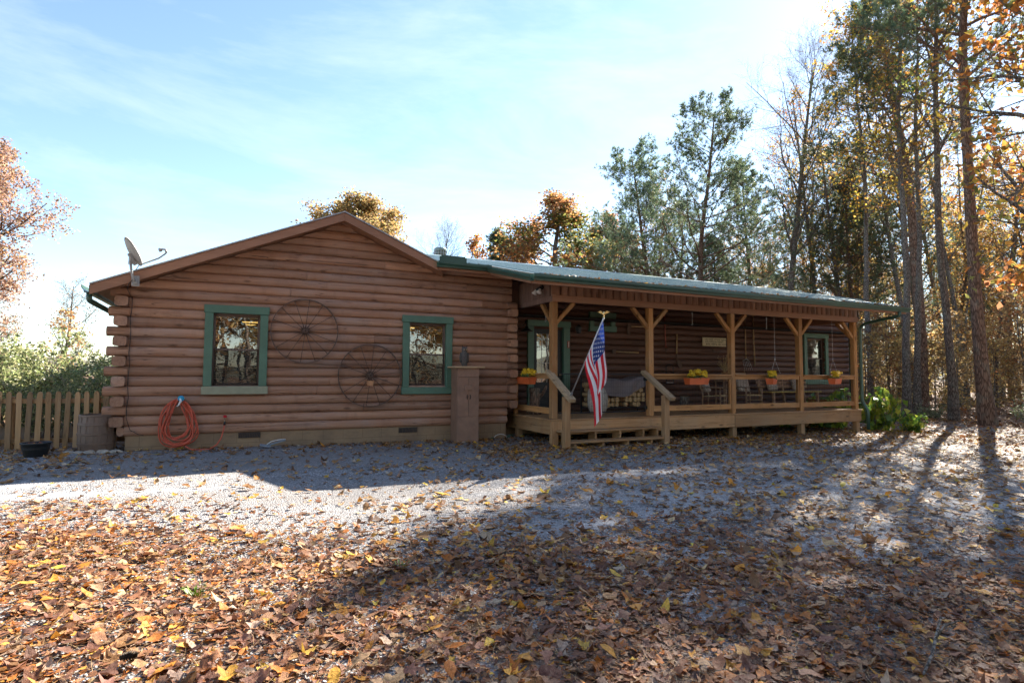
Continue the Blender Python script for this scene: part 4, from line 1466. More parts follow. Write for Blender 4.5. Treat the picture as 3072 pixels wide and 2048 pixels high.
# ------------------------------------------------------------------ lights on the porch
fl = thing('flood_light', 'twin bulb flood light under the eave at the porch corner', 'light', (7.93, -1.02, 3.1))
part('base', MB().lathe([(0.055, 0), (0.055, 0.02), (0.03, 0.03)], (7.96, -1.02, 3.13), 12, (-1, 0, 0)), M['black'], fl)
for s, yy in ((-1, -1.14), (1, -0.90)):
    part('socket', MB().tube([(7.93, -1.02 + s * -0.0, 3.13), (7.87, -1.02 + (yy + 1.02) * 0.6, 3.10), (7.84, -1.02 + (yy + 1.02) * 0.8, 3.06)], 0.025, 8), M['black'], fl, True)
    part('bulb', MB().lathe([(0.025, 0), (0.03, 0.03), (0.06, 0.09), (0.062, 0.105), (0.04, 0.115)], (7.84, -1.02 + (yy + 1.02) * 0.8, 3.07), 14, (-0.45, (yy + 1.02) * 2.0, -1)), M['lampglass'], fl, True)
bl_ = thing('barn_lamp', 'black barn style wall lamp left of the door', 'lamp', (8.33, 0.6, 2.25))
part('shade', MB().lathe([(0.16, 0), (0.15, 0.015), (0.10, 0.05), (0.05, 0.075), (0.04, 0.12), (0.025, 0.14)], (8.33, 0.50, 2.24), 18), M['black'], bl_, True)
part('arm', MB().tube([(8.33, 0.50, 2.36), (8.33, 0.50, 2.46), (8.33, 0.56, 2.49), (8.33, 0.72, 2.40)], 0.012, 8), M['black'], bl_, True)
cl = thing('coach_lamp', 'small black lantern on the wall right of the door', 'lamp', (9.93, 0.66, 2.28))
part('lantern_body', MB().lathe([(0.05, 0), (0.075, 0.02), (0.085, 0.16), (0.095, 0.165), (0.02, 0.23)], (9.93, 0.60, 2.25), 6), M['black'], cl)
part('bracket', MB().box(9.90, 9.96, 0.60, 0.74, 2.38, 2.42, 0.004), M['black'], cl)
th = thing('thermometer', 'small red and white thermometer on the right door casing', 'thermometer', (9.67, 0.68, 1.88))
part('dial_plate', MB().box(9.635, 9.705, 0.672, 0.694, 1.86, 2.05, 0.006), M['redhandle'], th)
part('glass_tube', MB().box(9.662, 9.678, 0.664, 0.6715, 1.885, 2.02, 0.002), M['whitem'], th)

# ------------------------------------------------------------------ flag
fg = thing('flag', 'stars and stripes flag hanging from a slanted pole on the left handrail', 'flag', (7.95, -2.25, 0.66))
PB, PT = Vector((7.955, -2.22, 0.69)), Vector((7.84, -3.60, 2.20))
part('flagpole', MB().tube([tuple(PB), tuple(PT)], 0.014, 10), M['alu'], fg, True)
part('bracket', MB().tube([tuple(PB - (PT - PB).normalized() * 0.06), tuple(PB + (PT - PB).normalized() * 0.12)], 0.024, 10).box(7.88, 8.0, -2.30, -2.16, 0.655, 0.675, 0.003), M['steel'], fg, False)
fin = MB().ball(tuple(PT + Vector((0, 0, 0.02))), 0.022).lathe([(0.012, 0), (0.02, 0.04), (0.016, 0.07), (0.005, 0.09)], tuple(PT + Vector((0, 0, 0.03))), 8)
for s in (-1, 1):
    q = PT + Vector((0, 0, 0.085))
    r_ = Vector((0.9, -0.43, 0))
    a = q + r_ * (s * 0.06) + Vector((0, 0, 0.05))
    b = q + r_ * (s * 0.11) + Vector((0, 0, 0.025))
    fin.quad(tuple(q), tuple(a), tuple(b), tuple(q + Vector((0, 0, -0.03))))
    fin.quad(tuple(q + Vector((0.01, 0.02, 0))), tuple(a + Vector((0.01, 0.02, 0))), tuple(b + Vector((0.01, 0.02, 0))), tuple(q + Vector((0.01, 0.02, -0.03))))
part('eagle_finial', fin, M['gold'], fg)
pd = (PB - PT).normalized()
HO, FLY = 1.04, 1.30
CR = Vector((0.903, -0.43, 0))
CF = Vector((0.43, 0.903, 0))


def smooth01(x):
    x = max(0.0, min(1.0, x))
    return x * x * (3 - 2 * x)


def cloth(u, v):
    """u along the fly 0..1, v down the hoist 0..1"""
    hp_ = PT + pd * (0.05 + HO * v)
    # where it ends up: a narrow gathered fall under the pole tip
    tip = PT + pd * 0.06
    g = smooth01(u * 1.5 + 0.0) if v > 0.001 else 1.0
    k = smooth01(u * 1.25)
    drop = u * FLY
    gather = tip + (hp_ - tip) * 0.27
    gather.z = hp_.z
    dx = (gather - hp_) * k
    fall = math.sqrt(max(0.0, drop * drop - dx.length_squared * 0.8))
    p = hp_ + dx
    p.z = hp_.z - fall * (1 - 0.18 * (1 - v) * u)
    amp = 0.085 * smooth01(u * 2.0)
    p = p + CR * (amp * 0.75 * math.sin(v * 9.5 + 0.6 + u * 0.8) - 0.03 * k * (v - 0.3)) + CF * (amp * 1.1 * math.cos(v * 9.5 + u * 1.1))
    p = p + CR * (0.012 * math.sin(u * 9 + v * 5))
    return p


NU, NV = 44, 39
gridv = [[cloth(i / NU, j / NV) for j in range(NV + 1)] for i in range(NU + 1)]
me = D.meshes.new('flag_cloth')
vv = [tuple(gridv[i][j]) for i in range(NU + 1) for j in range(NV + 1)]
ff, mi = [], []
for i in range(NU):
    for j in range(NV):
        ff.append((i * (NV + 1) + j, (i + 1) * (NV + 1) + j, (i + 1) * (NV + 1) + j + 1, i * (NV + 1) + j + 1))
        stripe = int(j / NV * 13)
        if i / NU < 0.4 and stripe < 7:
            mi.append(2)
        else:
            mi.append(0 if stripe % 2 == 0 else 1)
me.from_pydata(vv, [], ff)
for mm in ('red', 'white', 'blue'):
    m2 = M[mm]
    me.materials.append(m2)
me.polygons.foreach_set('material_index', mi)
me.polygons.foreach_set('use_smooth', [True] * len(ff))
part('flag_cloth', me, None, fg)
stars = MB()
for r in range(9):
    for q in range(6 if r % 2 == 0 else 5):
        cu = 0.4 * ((q + (0.5 if r % 2 == 0 else 1.0)) / 6)
        cv = 7 / 13 * (r + 0.7) / 9.4
        for side in (-1, 1):
            pts = []
            for k in range(10):
                a = 2 * PI * k / 10 + PI / 2
                rr = 0.027 if k % 2 == 0 else 0.011
                uu, vv_ = cu + rr * math.cos(a) / FLY, cv - rr * math.sin(a) / HO
                p = cloth(max(0, uu), max(0, vv_))
                du = cloth(max(0, uu) + 0.01, max(0, vv_)) - p
                dv = cloth(max(0, uu), max(0, vv_) + 0.01) - p
                nrm = du.cross(dv).normalized()
                pts.append(tuple(p + nrm * 0.004 * side))
            stars.quad(*pts)
part('stars', stars, M['white'], fg)


# ------------------------------------------------------------------ flower boxes
def flower_box(cx, cy, rot, wid, label, seed):
    rg = random.Random(seed)
    z0 = 0.93
    t = thing('flower_box', label, 'planter', (cx, cy, z0), 'orange flower boxes on the porch railing')
    R = Matrix.Rotation(rot, 3, 'Z')

    def P(x, y, z):
        q = R @ Vector((x, y, 0))
        return (cx + q.x, cy + q.y, z)
    mb = MB()
    hb, ht, db_, dt_ = wid / 2 - 0.035, wid / 2, 0.075, 0.10
    z1 = 1.09
    B_ = [(-hb, -db_), (hb, -db_), (hb, db_), (-hb, db_)]
    T_ = [(-ht, -dt_), (ht, -dt_), (ht, dt_), (-ht, dt_)]
    mb.quad(*[P(x, y, z0) for x, y in B_])
    for i in range(4):
        j = (i + 1) % 4
        mb.quad(P(*B_[i], z0), P(*B_[j], z0), P(*T_[j], z1), P(*T_[i], z1))
        I0, I1 = [(x * 0.93, y * 0.85) for x, y in (T_[i], T_[j])]
        mb.quad(P(*T_[i], z1), P(*T_[j], z1), P(*I1, z1), P(*I0, z1))
        mb.quad(P(*I0, z1), P(*I1, z1), P(*I1, z1 - 0.04), P(*I0, z1 - 0.04))
    part('box', mb, M['orange'], t)
    part('band', MB().beam(P(-ht + 0.02, -dt_ + 0.008, z1 - 0.055), P(ht - 0.02, -dt_ + 0.008, z1 - 0.055), 0.012, 0.012), M['orange'], t)
    part('soil', MB().quad(*[P(x * 0.94, y * 0.86, z1 - 0.03) for x, y in T_]), M['darkvoid'], t)
    lf = MB()
    for i in range(130):
        x, y = rg.uniform(-ht * 0.8, ht * 0.8), rg.uniform(-dt_ * 1.05, dt_ * 0.9)
        zc = z1 - 0.02 + rg.random() * 0.09
        a, e = rg.uniform(0, 6.28), rg.uniform(-0.5, 0.9)
        d = Vector((math.cos(a) * math.cos(e), math.sin(a) * math.cos(e), math.sin(e)))
        s = d.orthogonal().normalized()
        p = Vector(P(x, y, zc))
        ln = rg.uniform(0.03, 0.055)
        lf.quad(tuple(p), tuple(p + d * ln * 0.5 + s * ln * 0.35), tuple(p + d * ln), tuple(p + d * ln * 0.5 - s * ln * 0.35))
    part('leaves', lf, M['greenleaf'], t)
    for i in range(rg.randint(26, 32)):
        x, y = rg.uniform(-ht * 0.78, ht * 0.78), rg.uniform(-dt_ * 1.2, dt_ * 0.5)
        zc = z1 + 0.07 + rg.random() * 0.12 - abs(x) / ht * 0.03
        c0 = Vector(P(x, y, zc))
        fm = MB().ball(tuple(c0), 0.02, n=6, m=4)
        rad = rg.uniform(0.045, 0.066)
        for k in range(16):
            zz = 1 - 2 * (k + 0.5) / 16
            if zz < -0.35:
                continue
            a = k * 2.399 + rg.uniform(-.2, .2)
            d = Vector((math.sqrt(1 - zz * zz) * math.cos(a), math.sqrt(1 - zz * zz) * math.sin(a), zz))
            s = d.orthogonal().normalized()
            w2 = d.cross(s)
            q = c0 + d * rad * 0.55
            fm.quad(tuple(q - s * rad * .45), tuple(q + w2 * rad * .45 + d * rad * .25), tuple(q + s * rad * .45 + d * rad * .1), tuple(q - w2 * rad * .45 + d * rad * .3))
        part('flower_head', fm, M['yellow'], t)


flower_box(7.86, -0.42, PI / 2, 0.66, 'orange flower box of yellow blooms on the left end railing near the cabin wall', 1)
flower_box(11.95, -1.60, 0.10, 0.72, 'orange flower box of yellow blooms on the railing just right of the steps', 2)
flower_box(14.55, -1.60, 0.55, 0.66, 'orange flower box of yellow blooms on the middle railing bay', 3)
flower_box(17.10, -1.60, 0.35, 0.66, 'orange flower box of yellow blooms on the rightmost railing bay', 4)


# ------------------------------------------------------------------ hangers under the beam
def chain(x, z0, z1, label, y=-1.25):
    t = thing('hanging_chain', label, 'chain', (x, y, z0), 'chains hanging under the porch beam')
    part('rod', MB().tube([(x, y, z0 + 0.03), (x, y, z1 - 0.03)], 0.007, 6), M['steel'], t)
    part('hook', MB().tube([(x + 0.02 * math.cos(a), y, z0 + 0.02 * math.sin(a)) for a in [2 * PI * i / 10 for i in range(9)]], 0.006, 6), M['steel'], t, True)
    part('eyelet', MB().lathe([(0.016, 0), (0.02, 0.02), (0.012, 0.05)], (x, y, z1 - 0.05), 8), M['steel'], t)


chain(8.30, 2.42, 2.76, 'short steel chain hanging under the side beam near the barn lamp', -0.55)
chain(12.16, 2.44, 2.76, 'short steel chain hanging between the second and third porch posts')
chain(14.81, 2.44, 2.76, 'short steel chain hanging between the third and fourth porch posts')


def cord(x, zk, label, spread=0.18):
    t = thing('cord_hanger', label, 'cord', (x, -1.3, 1.25), 'cords hanging under the porch beam')
    part('cord_line', MB().tube([(x, -1.3, 2.76), (x + 0.005, -1.3, zk)], 0.0055, 6), M['rope'], t)
    part('knot', MB().ball((x, -1.3, zk), 0.016, (1, 1, 1.8), 8, 6), M['rope'], t, True)
    for s in (-1, 1):
        part('cord_leg', MB().tube([(x, -1.3, zk), (x + s * spread, -1.32, 1.22)], 0.005, 6), M['rope'], t)


cord(15.05, 1.60, 'pale cord with a forked end above the middle flower box')
cord(17.45, 1.64, 'pale cord with a forked end above the rightmost flower box')

# ------------------------------------------------------------------ tools on the porch wall
yw = WALL_Y - 0.07
ax_ = thing('axe', 'axe hung level on the porch wall right of the small window', 'axe', (11.9, yw, 2.4))
part('axe_head', MB().prism([(11.60, 2.58), (11.72, 2.56), (11.72, 2.47), (11.66, 2.44), (11.70, 2.28), (11.60, 2.28), (11.57, 2.44)], 'y', yw - 0.03, yw), M['iron'], ax_)
part('axe_handle', MB().beam((11.71, yw - 0.015, 2.515), (12.40, yw - 0.015, 2.53), 0.028, 0.04, c=0.008), M['handle'], ax_)
sl = thing('sledge_hammer', 'long sledge hammer hung level on the porch wall behind the flag', 'hammer', (11.5, yw, 1.75))
part('hammer_head', MB().box(11.06, 11.18, yw - 0.06, yw, 1.74, 1.85, 0.012), M['iron'], sl)
part('hammer_handle', MB().tube([(11.18, yw - 0.03, 1.795), (11.96, yw - 0.03, 1.785)], 0.019, 8), M['handle'], sl, True)
ph = thing('red_pole', 'slim red wooden pole hung upright on the porch wall', 'pole', (12.95, yw, 1.9))
part('pole_shaft', MB().tube([(12.92, yw, 2.92), (12.97, yw, 1.95)], 0.017, 8), M['redhandle'], ph, True)
part('pole_tip', MB().tube([(12.97, yw, 1.95), (12.98, yw, 1.75)], [0.02, 0.012], 8), M['iron'], ph, True)
sh = thing('shovel', 'shovel with a pale handle hung on the porch wall', 'shovel', (13.4, yw, 1.35))
part('shovel_handle', MB().tube([(13.385, yw, 2.36), (13.37, yw, 1.78)], 0.021, 8), M['handle'], sh, True)
part('shovel_blade', MB().tube([(13.37, yw, 1.78), (13.375, yw, 1.62)], 0.016, 8).prism([(13.36, 1.62), (13.42, 1.62), (13.56, 1.46), (13.56, 1.36), (13.47, 1.34), (13.38, 1.46)], 'y', yw - 0.02, yw - 0.005), M['iron'], sh)
sn = thing('porch_sign', 'cream wooden sign with three lines of black script on the porch wall', 'sign', (14.83, yw, 2.04))
part('sign_board', MB().box(14.36, 15.31, yw - 0.02, yw, 2.04, 2.30, 0.005), M['cream'], sn)
ink = MB()
rg = random.Random(21)
for row, z in enumerate((2.245, 2.175, 2.10)):
    xx = 14.44 + row * 0.02
    while xx < 15.22 - row * 0.03:
        n = rg.randint(3, 8)
        pts = []
        for i in range(n * 4 + 1):
            hgt = 0.016 if rg.random() < 0.8 else 0.032
            pts.append((xx + i * 0.0075, yw - 0.023, z + hgt * math.sin(i * 1.57) + 0.004))
        ink.tube(pts, 0.003, 4)
        xx += n * 0.03 + 0.035
part('lettering', ink, M['ink'], sn)
wb = thing('wall_bar', 'long thin iron bar hung level below the porch sign', 'bar', (14.77, yw, 1.85))
part('bar_shaft', MB().tube([(14.30, yw, 1.88), (15.24, yw, 1.862)], 0.013, 8), M['iron'], wb, True)
part('bar_lug', MB().box(14.78, 14.84, yw - 0.02, yw + 0.02, 1.885, 1.96, 0.005), M['iron'], wb)
pf = thing('pitchfork', 'four tined pitchfork hung tines down on the porch wall', 'pitchfork', (16.2, yw, 1.4))
part('fork_handle', MB().tube([(16.145, yw, 2.90), (16.16, yw, 1.68)], 0.019, 8), M['handle'], pf, True)
part('fork_bar', MB().tube([(16.02, yw, 1.62), (16.16, yw - 0.02, 1.68), (16.30, yw, 1.62)], 0.013, 6), M['steel'], pf, True)
for i in range(5):
    part('tine', MB().tube([(16.03 + i * 0.066, yw, 1.63), (16.07 + i * 0.085, yw - 0.03, 1.33)], [0.009, 0.005], 6), M['steel'], pf, True)
p2 = thing('grey_pole', 'long grey wooden pole hung upright beside the pitchfork', 'pole', (16.52, yw, 1.46))
part('pole_shaft', MB().tube([(16.49, yw, 3.05), (16.545, yw, 1.46)], 0.022, 8), M['handle'], p2, True)
bs = thing('bow_saw', 'black bow saw frame standing behind the railing right of the steps', 'saw', (13.0, 0.62, 0.9))
part('saw_frame', MB().tube([(12.90, 0.62, 0.95), (12.90, 0.62, 1.40), (12.96, 0.62, 1.47), (13.10, 0.62, 1.47), (13.16, 0.62, 1.40), (13.16, 0.62, 0.95)], 0.013, 8), M['black'], bs, True)
part('saw_blade', MB().box(12.90, 13.16, 0.618, 0.622, 0.93, 0.955), M['steel'], bs)

# dried flowers in a pot
vs_ = thing('dried_bouquet', 'bunch of dried straw flowers in a clay pot behind the railing', 'dried flowers', (15.0, 0.45, 0.95))
part('pot', MB().lathe([(0.07, 0), (0.10, 0.20), (0.11, 0.20), (0.11, 0.23), (0.08, 0.23)], (15.0, 0.45, 1.02), 14), M['terracotta'], vs_, True)
dd = MB()
rg = random.Random(4)
for i in range(46):
    a, e = rg.uniform(0, 6.28), rg.uniform(0.75, 1.5)
    d = Vector((math.cos(a) * math.cos(e), math.sin(a) * math.cos(e) * 0.6, math.sin(e)))
    b = Vector((15.0, 0.45, 1.22))
    ln = rg.uniform(0.22, 0.58)
    dd.tube([tuple(b), tuple(b + d * ln)], 0.004, 4, cap=False)
    for k in range(5):
        q = b + d * (ln * (0.6 + 0.1 * k))
        s = Vector((rg.uniform(-1, 1), rg.uniform(-1, 1), rg.uniform(-.3, 1))).normalized() * 0.045
        o = s.orthogonal().normalized() * 0.012
        dd.quad(tuple(q), tuple(q + s * 0.5 + o), tuple(q + s), tuple(q + s * 0.5 - o))
part('dry_stems', dd, M['straw'], vs_)
pt = thing('plant_table', 'small dark table holding the dried flowers', 'table', (15.0, 0.45, DECK_Z))
part('tabletop', MB().box(14.75, 15.25, 0.25, 0.66, 0.98, 1.018, 0.006), M['chairwood'], pt)
for sx in (14.78, 15.19):
    for sy in (0.28, 0.60):
        part('leg', MB().box(sx, sx + 0.035, sy, sy + 0.035, DECK_Z, 0.979, 0.004), M['chairwood'], pt)


# ------------------------------------------------------------------ porch furniture
def rocker(cx, cy, rot, label):
    t = thing('rocking_chair', label, 'chair', (cx, cy, DECK_Z), 'rocking chairs on the porch')
    R = Matrix.Rotation(rot, 3, 'Z')

    def P(x, y, z):
        q = R @ Vector((x, y, 0))
        return (cx + q.x, cy + q.y, DECK_Z + z)
    for s in (-1, 1):
        x = s * 0.27
        part('rocker', MB().tube([P(x, -0.45 + 0.1 * i, 0.02 + 0.07 * ((i - 4.5) / 4.5) ** 2) for i in range(10)], 0.018, 6), M['chairwood'], t, True)
        part('leg', MB().tube([P(x, -0.27, 0.05), P(x, -0.27, 0.62)], 0.02, 8), M['chairwood'], t, True)
        part('leg', MB().tube([P(x * 0.95, 0.22, 0.05), P(x * 0.93, 0.20, 0.45), P(x * 0.88, 0.42, 1.12)], 0.02, 8), M['chairwood'], t, True)
        part('arm', MB().beam(P(x, -0.34, 0.63), P(x * 0.93, 0.24, 0.645), 0.075, 0.025, c=0.006), M['chairwood'], t)
    part('seat', MB().beam(P(0, -0.28, 0.425), P(0, 0.22, 0.39), 0.54, 0.03, c=0.006), M['straw'], t)
    for z in (0.18, 0.28, 0.40):
        part('rung', MB().tube([P(-0.27, -0.27, z), P(0.27, -0.27, z)], 0.013, 6), M['handle'], t, True)
    for i in range(4):
        k = 0.55 + i * 0.15
        f = (k - 0.45) / 0.67
        part('back_slat', MB().beam(P(-0.24, 0.20 + 0.22 * f, k), P(0.24, 0.20 + 0.22 * f, k), 0.02, 0.09, c=0.005), M['chairwood'], t)
    part('cushion', MB().obox(P(0.0, 0.20, 0.70), (0.20, 0.05, 0.20), R @ Matrix.Rotation(-0.32, 3, 'X'), 0.035), M['cushion'], t)
    return t


rocker(13.62, -0.45, 0.5, 'dark rocking chair with a patterned cushion behind the bay right of the steps')
rocker(15.10, -0.30, -0.15, 'dark rocking chair with a patterned cushion left of the yellow bench')
bn = thing('porch_bench', 'long yellow and brown bench near the right end of the porch', 'bench', (17.1, -0.2, DECK_Z))
for i in range(3):
    part('seat_slat', MB().box(15.95, 18.15, -0.42 + i * 0.15, -0.29 + i * 0.15, 0.66, 0.69, 0.005), M['yellowwood'], bn)
for i in range(3):
    part('back_slat', MB().box(15.95, 18.15, 0.10 + i * 0.03, 0.125 + i * 0.03, 0.78 + i * 0.12, 0.87 + i * 0.12, 0.005), M['chairwood'], bn)
for xx in (16.05, 17.05, 17.98):
    part('leg', MB().box(xx, xx + 0.07, -0.40, -0.33, DECK_Z, 0.659, 0.005), M['chairwood'], bn)
    part('leg', MB().beam((xx + 0.035, 0.05, DECK_Z), (xx + 0.035, 0.19, 1.10), 0.07, 0.06, up=(0, 1, 0), c=0.005), M['chairwood'], bn)
for xx, lb in ((16.45, 'patterned cushion at the left end of the yellow bench'), (17.55, 'patterned cushion at the right end of the yellow bench')):
    o = part('bench_cushion', MB().obox((xx, 0.0, 0.90), (0.19, 0.06, 0.19), Matrix.Rotation(-0.25, 3, 'X'), 0.04), M['cushion'], None)
    tag(o, lb, 'cushion', 'cushions on the bench')
lw = thing('log_stool', 'upright sawn log used as a stool behind the bay right of the steps', 'log', (12.65, -0.4, DECK_Z))
part('log_body', MB().lathe([(0.125, 0), (0.13, 0.03), (0.12, 0.2), (0.122, 0.38), (0.115, 0.40)], (12.65, -0.4, DECK_Z), 14), M['bark_dark'], lw, True)
part('cut_face', MB().lathe([(0.108, 0), (0.105, 0.004)], (12.65, -0.4, DECK_Z + 0.40), 14), M['firewood'], lw)
sp2 = thing('wood_stump_planter', 'rough brown stump ornament behind the left end railing', 'stump', (8.35, 0.1, DECK_Z))
part('stump_body', MB().lathe([(0.17, 0), (0.18, 0.06), (0.13, 0.2), (0.12, 0.45), (0.14, 0.62), (0.10, 0.64)], (8.35, 0.1, DECK_Z), 12), M['bark_pine'], sp2, True)
part('stump_branch', MB().tube([(8.42, 0.1, 0.55), (8.58, 0.06, 0.72), (8.66, 0.05, 0.88)], [0.06, 0.045, 0.03], 8), M['bark_pine'], sp2, True)

# firewood rack under a tarp
rk = thing('firewood_rack', 'black metal firewood rack on the porch behind the flag', 'rack', (10.7, 0.1, DECK_Z))
for xx in (9.82, 11.62):
    for yy in (-0.08, 0.30):
        part('upright', MB().tube([(xx, yy, DECK_Z), (xx, yy, 1.14)], 0.018, 8), M['black'], rk, True)
for yy in (-0.08, 0.30):
    part('base_rail', MB().tube([(9.82, yy, DECK_Z + 0.12), (11.62, yy, DECK_Z + 0.12)], 0.018, 8), M['black'], rk, True)
rg = random.Random(9)
n = 0
for row in range(5):
    xx = 9.92 + (0.06 if row % 2 else 0)
    nrow = 0
    while xx < 11.55:
        r_ = rg.uniform(0.055, 0.075)
        zc = DECK_Z + 0.20 + row * 0.125
        k = rg.choice((3, 5, 7))
        pr = []
        for i in range(k + 2):
            a = 2 * PI * i / (k + 2) + rg.uniform(0, 0.4) + row
            pr.append((xx + r_ * math.cos(a), zc + r_ * math.sin(a)))
        if (xx > 10.9 and row in (1, 2, 3)) or (xx < 10.2) or rg.random() < 0.55:
            o = part('firewood_log', MB().prism(pr, 'y', -0.12 + rg.uniform(-.02, .03), 0.33), M['firewood'], None)
            tag(o, 'split firewood piece, %s row, %s from left, in the rack under the tarp' % (['bottom', 'second', 'third', 'fourth', 'top'][row], ['first', 'second', 'third', 'fourth', 'fifth', 'sixth', 'seventh', 'eighth', 'ninth', 'tenth', 'eleventh', 'twelfth', 'thirteenth', 'fourteenth', 'fifteenth'][nrow]), 'firewood', 'firewood in the porch rack')
            nrow += 1
            n += 1
        xx += r_ * 2 + 0.012
tp = MB()
NXT, NT = 26, 10
for i in range(NXT + 1):
    f = i / NXT
    xx = 10.12 + f * 1.58
    top = 1.02 + 0.08 * f + 0.03 * math.sin(f * 9)
    for j in range(NT + 1):
        s = j / NT
        if s < 0.35:
            y, z = 0.36 - s / 0.35 * 0.5, top - 0.01 * math.sin(f * 14)
        else:
            q = (s - 0.35) / 0.65
            y = -0.14 - 0.05 * q + 0.03 * math.sin(f * 16 + q * 3)
            z = top - q * (0.30 + 0.16 * math.sin(f * 3.3 + 0.6))
        tp.v.append((xx, y, z))
for i in range(NXT):
    for j in range(NT):
        a = i * (NT + 1) + j
        tp.f.append((a, a + NT + 1, a + NT + 2, a + 1))
o = part('tarp', tp, M['tarp'], None, True)
tag(o, 'grey tarp draped over the firewood rack behind the flag', 'tarp')
for i, (sx, sz, lb) in enumerate(((9.70, 0.20, 'pale lumpy sack on the porch floor left of the firewood rack, the taller one'), (9.98, 0.12, 'pale lumpy sack on the porch floor left of the firewood rack, the shorter one'))):
    mb = MB().ball((sx - 0.02, -0.45, DECK_Z + 0.26 + sz / 2), 0.2, (0.75, 0.6, 1.55 + sz), 12, 9, 0.05)
    o = part('sack', mb, M['burlap'], None, True)
    tag(o, lb, 'sack', 'sacks by the firewood rack')

# wire gate across the top of the steps
gt = thing('wire_gate', 'black wire gate closing the gap at the top of the steps', 'gate', (9.4, -1.32, DECK_Z))
ga, gb = 8.20, 10.58
part('gate_frame', MB().tube([(ga, -1.33, 0.30), (gb, -1.33, 0.30), (gb, -1.33, 1.17), (ga, -1.33, 1.17)], 0.013, 8, closed=True), M['black'], gt)
part('wire_mesh', wire_panel((ga, -1.33, 0), (gb, -1.33, 0), 0.30, 1.17, 0.05, 0.0022, 0.145), M['black'], gt)
part('hinge', MB().box(10.56, 10.63, -1.36, -1.30, 1.02, 1.10, 0.004).box(10.56, 10.63, -1.36, -1.30, 0.34, 0.42, 0.004), M['black'], gt)

# lit ceiling lamps seen through the gable windows
for lx, lz, lab in ((1.98, 2.13, 'warm lit ceiling lamp seen through the upper right of the left gable window'), (5.27, 2.16, 'warm lit ceiling lamp seen through the upper left of the right gable window')):
    t = thing('ceiling_lamp', lab, 'lamp', (lx, 0.45, lz))
    part('lamp_bowl', MB().lathe([(0.03, -0.06), (0.10, -0.045), (0.15, 0.0), (0.155, 0.02)], (lx, 0.45, lz + 0.05), 16), M['lampglow'], t, True)
    part('lamp_stem', MB().tube([(lx, 0.45, lz + 0.07), (lx, 0.45, 2.62)], 0.012, 8), M['bronze'], t)

# ------------------------------------------------------------------ vegetation
def norm(v):
    return v / (np.linalg.norm(v) + 1e-9)


def poly(rg, p, d, ln, n, wander, up):
    pts = [p]
    st = ln / n
    w = rg.normal(0, wander, (n, 3))
    for i in range(n):
        d = d + w[i]
        d[2] += up
        d = d / math.sqrt(d[0] * d[0] + d[1] * d[1] + d[2] * d[2])
        p = p + d * st
        pts.append(p)
    return np.array(pts)


def tubes(branches, sides):
    """branches: list of (pts, radii) -> verts, quads"""
    V, F = [], []
    off = 0
    ang = np.arange(sides) * 2 * PI / sides
    ca, sa = np.cos(ang), np.sin(ang)
    for pts, rad in branches:
        n = len(pts)
        t = np.gradient(pts, axis=0)
        t /= np.linalg.norm(t, axis=1, keepdims=True) + 1e-9
        ref = np.array([0.31, 0.17, 0.2]) if abs(t[0][2]) > 0.8 else np.array([0.05, 0.02, 1.0])
        u = np.cross(t, ref)
        u /= np.linalg.norm(u, axis=1, keepdims=True) + 1e-9
        w = np.cross(t, u)
        ring = pts[:, None, :] + (u[:, None, :] * ca[None, :, None] + w[:, None, :] * sa[None, :, None]) * rad[:, None, None]
        V.append(ring.reshape(-1, 3))
        i = np.arange(n - 1)[:, None] * sides
        k = np.arange(sides)[None, :]
        k2 = (k + 1) % sides
        F.append(np.stack([off + i + k, off + i + k2, off + i + sides + k2, off + i + sides + k], -1).reshape(-1, 4))
        off += n * sides
    return np.concatenate(V), np.concatenate(F)


def skeleton(rg, H_, r0, levels, lean=(0, 0), wob=0.035, top=0.12):
    """levels: list of dict(n, t0, t1, len(fn t), ang, wander, up, nseg, rf)"""
    d0 = norm(np.array([lean[0], lean[1], 1.0]))
    tr = poly(rg, np.zeros(3), d0, H_, 14, wob, 0.03)
    tt = np.linspace(0, 1, len(tr))
    rad = r0 * ((1 - tt) ** 0.75 * (1 - top) + top)
    rad[0] *= 1.45
    rad[1] *= 1.08
    out = [[(tr, rad)]]
    cur = [(tr, rad, H_)]
    for lv in levels:
        nxt, br = [], []
        for pts, rd, ln in cur:
            n = lv['n'] if not callable(lv['n']) else lv['n'](ln)
            base_az = rg.uniform(0, 6.28)
            for i in range(n):
                t = lv['t0'] + (lv['t1'] - lv['t0']) * (i + rg.uniform(0.1, 0.9)) / n
                f = t * (len(pts) - 1)
                a = min(int(f), len(pts) - 2)
                fr = f - a
                p = pts[a] * (1 - fr) + pts[a + 1] * fr
                r = rd[a] * (1 - fr) + rd[a + 1] * fr
                d = norm(pts[a + 1] - pts[a])
                az = base_az + i * 2.399 + rg.normal(0, 0.35)
                o = norm(np.cross(d, np.array([0.13, 0.21, 0.9]) if abs(d[2]) < 0.9 else np.array([1.0, 0, 0])))
                q = np.cross(d, o)
                side = o * math.cos(az) + q * math.sin(az)
                an = lv['ang'](t) if callable(lv['ang']) else lv['ang']
                an += rg.normal(0, 0.12)
                dd = d * math.cos(an) + side * math.sin(an)
                L2 = lv['len'](t, ln) * rg.uniform(0.75, 1.2)
                if L2 < 0.03:
                    continue
                pp = poly(rg, p, dd, L2, lv['nseg'], lv['wander'], lv['up'])
                rs = min(r * lv['rf'], L2 * lv.get('rmax', 0.05))
                rr = np.linspace(1, 0.25, lv['nseg'] + 1) * max(rs, lv.get('rmin', 0.004))
                br.append((pp, rr))
                nxt.append((pp, rr, L2))
        out.append(br)
        cur = nxt
    return out


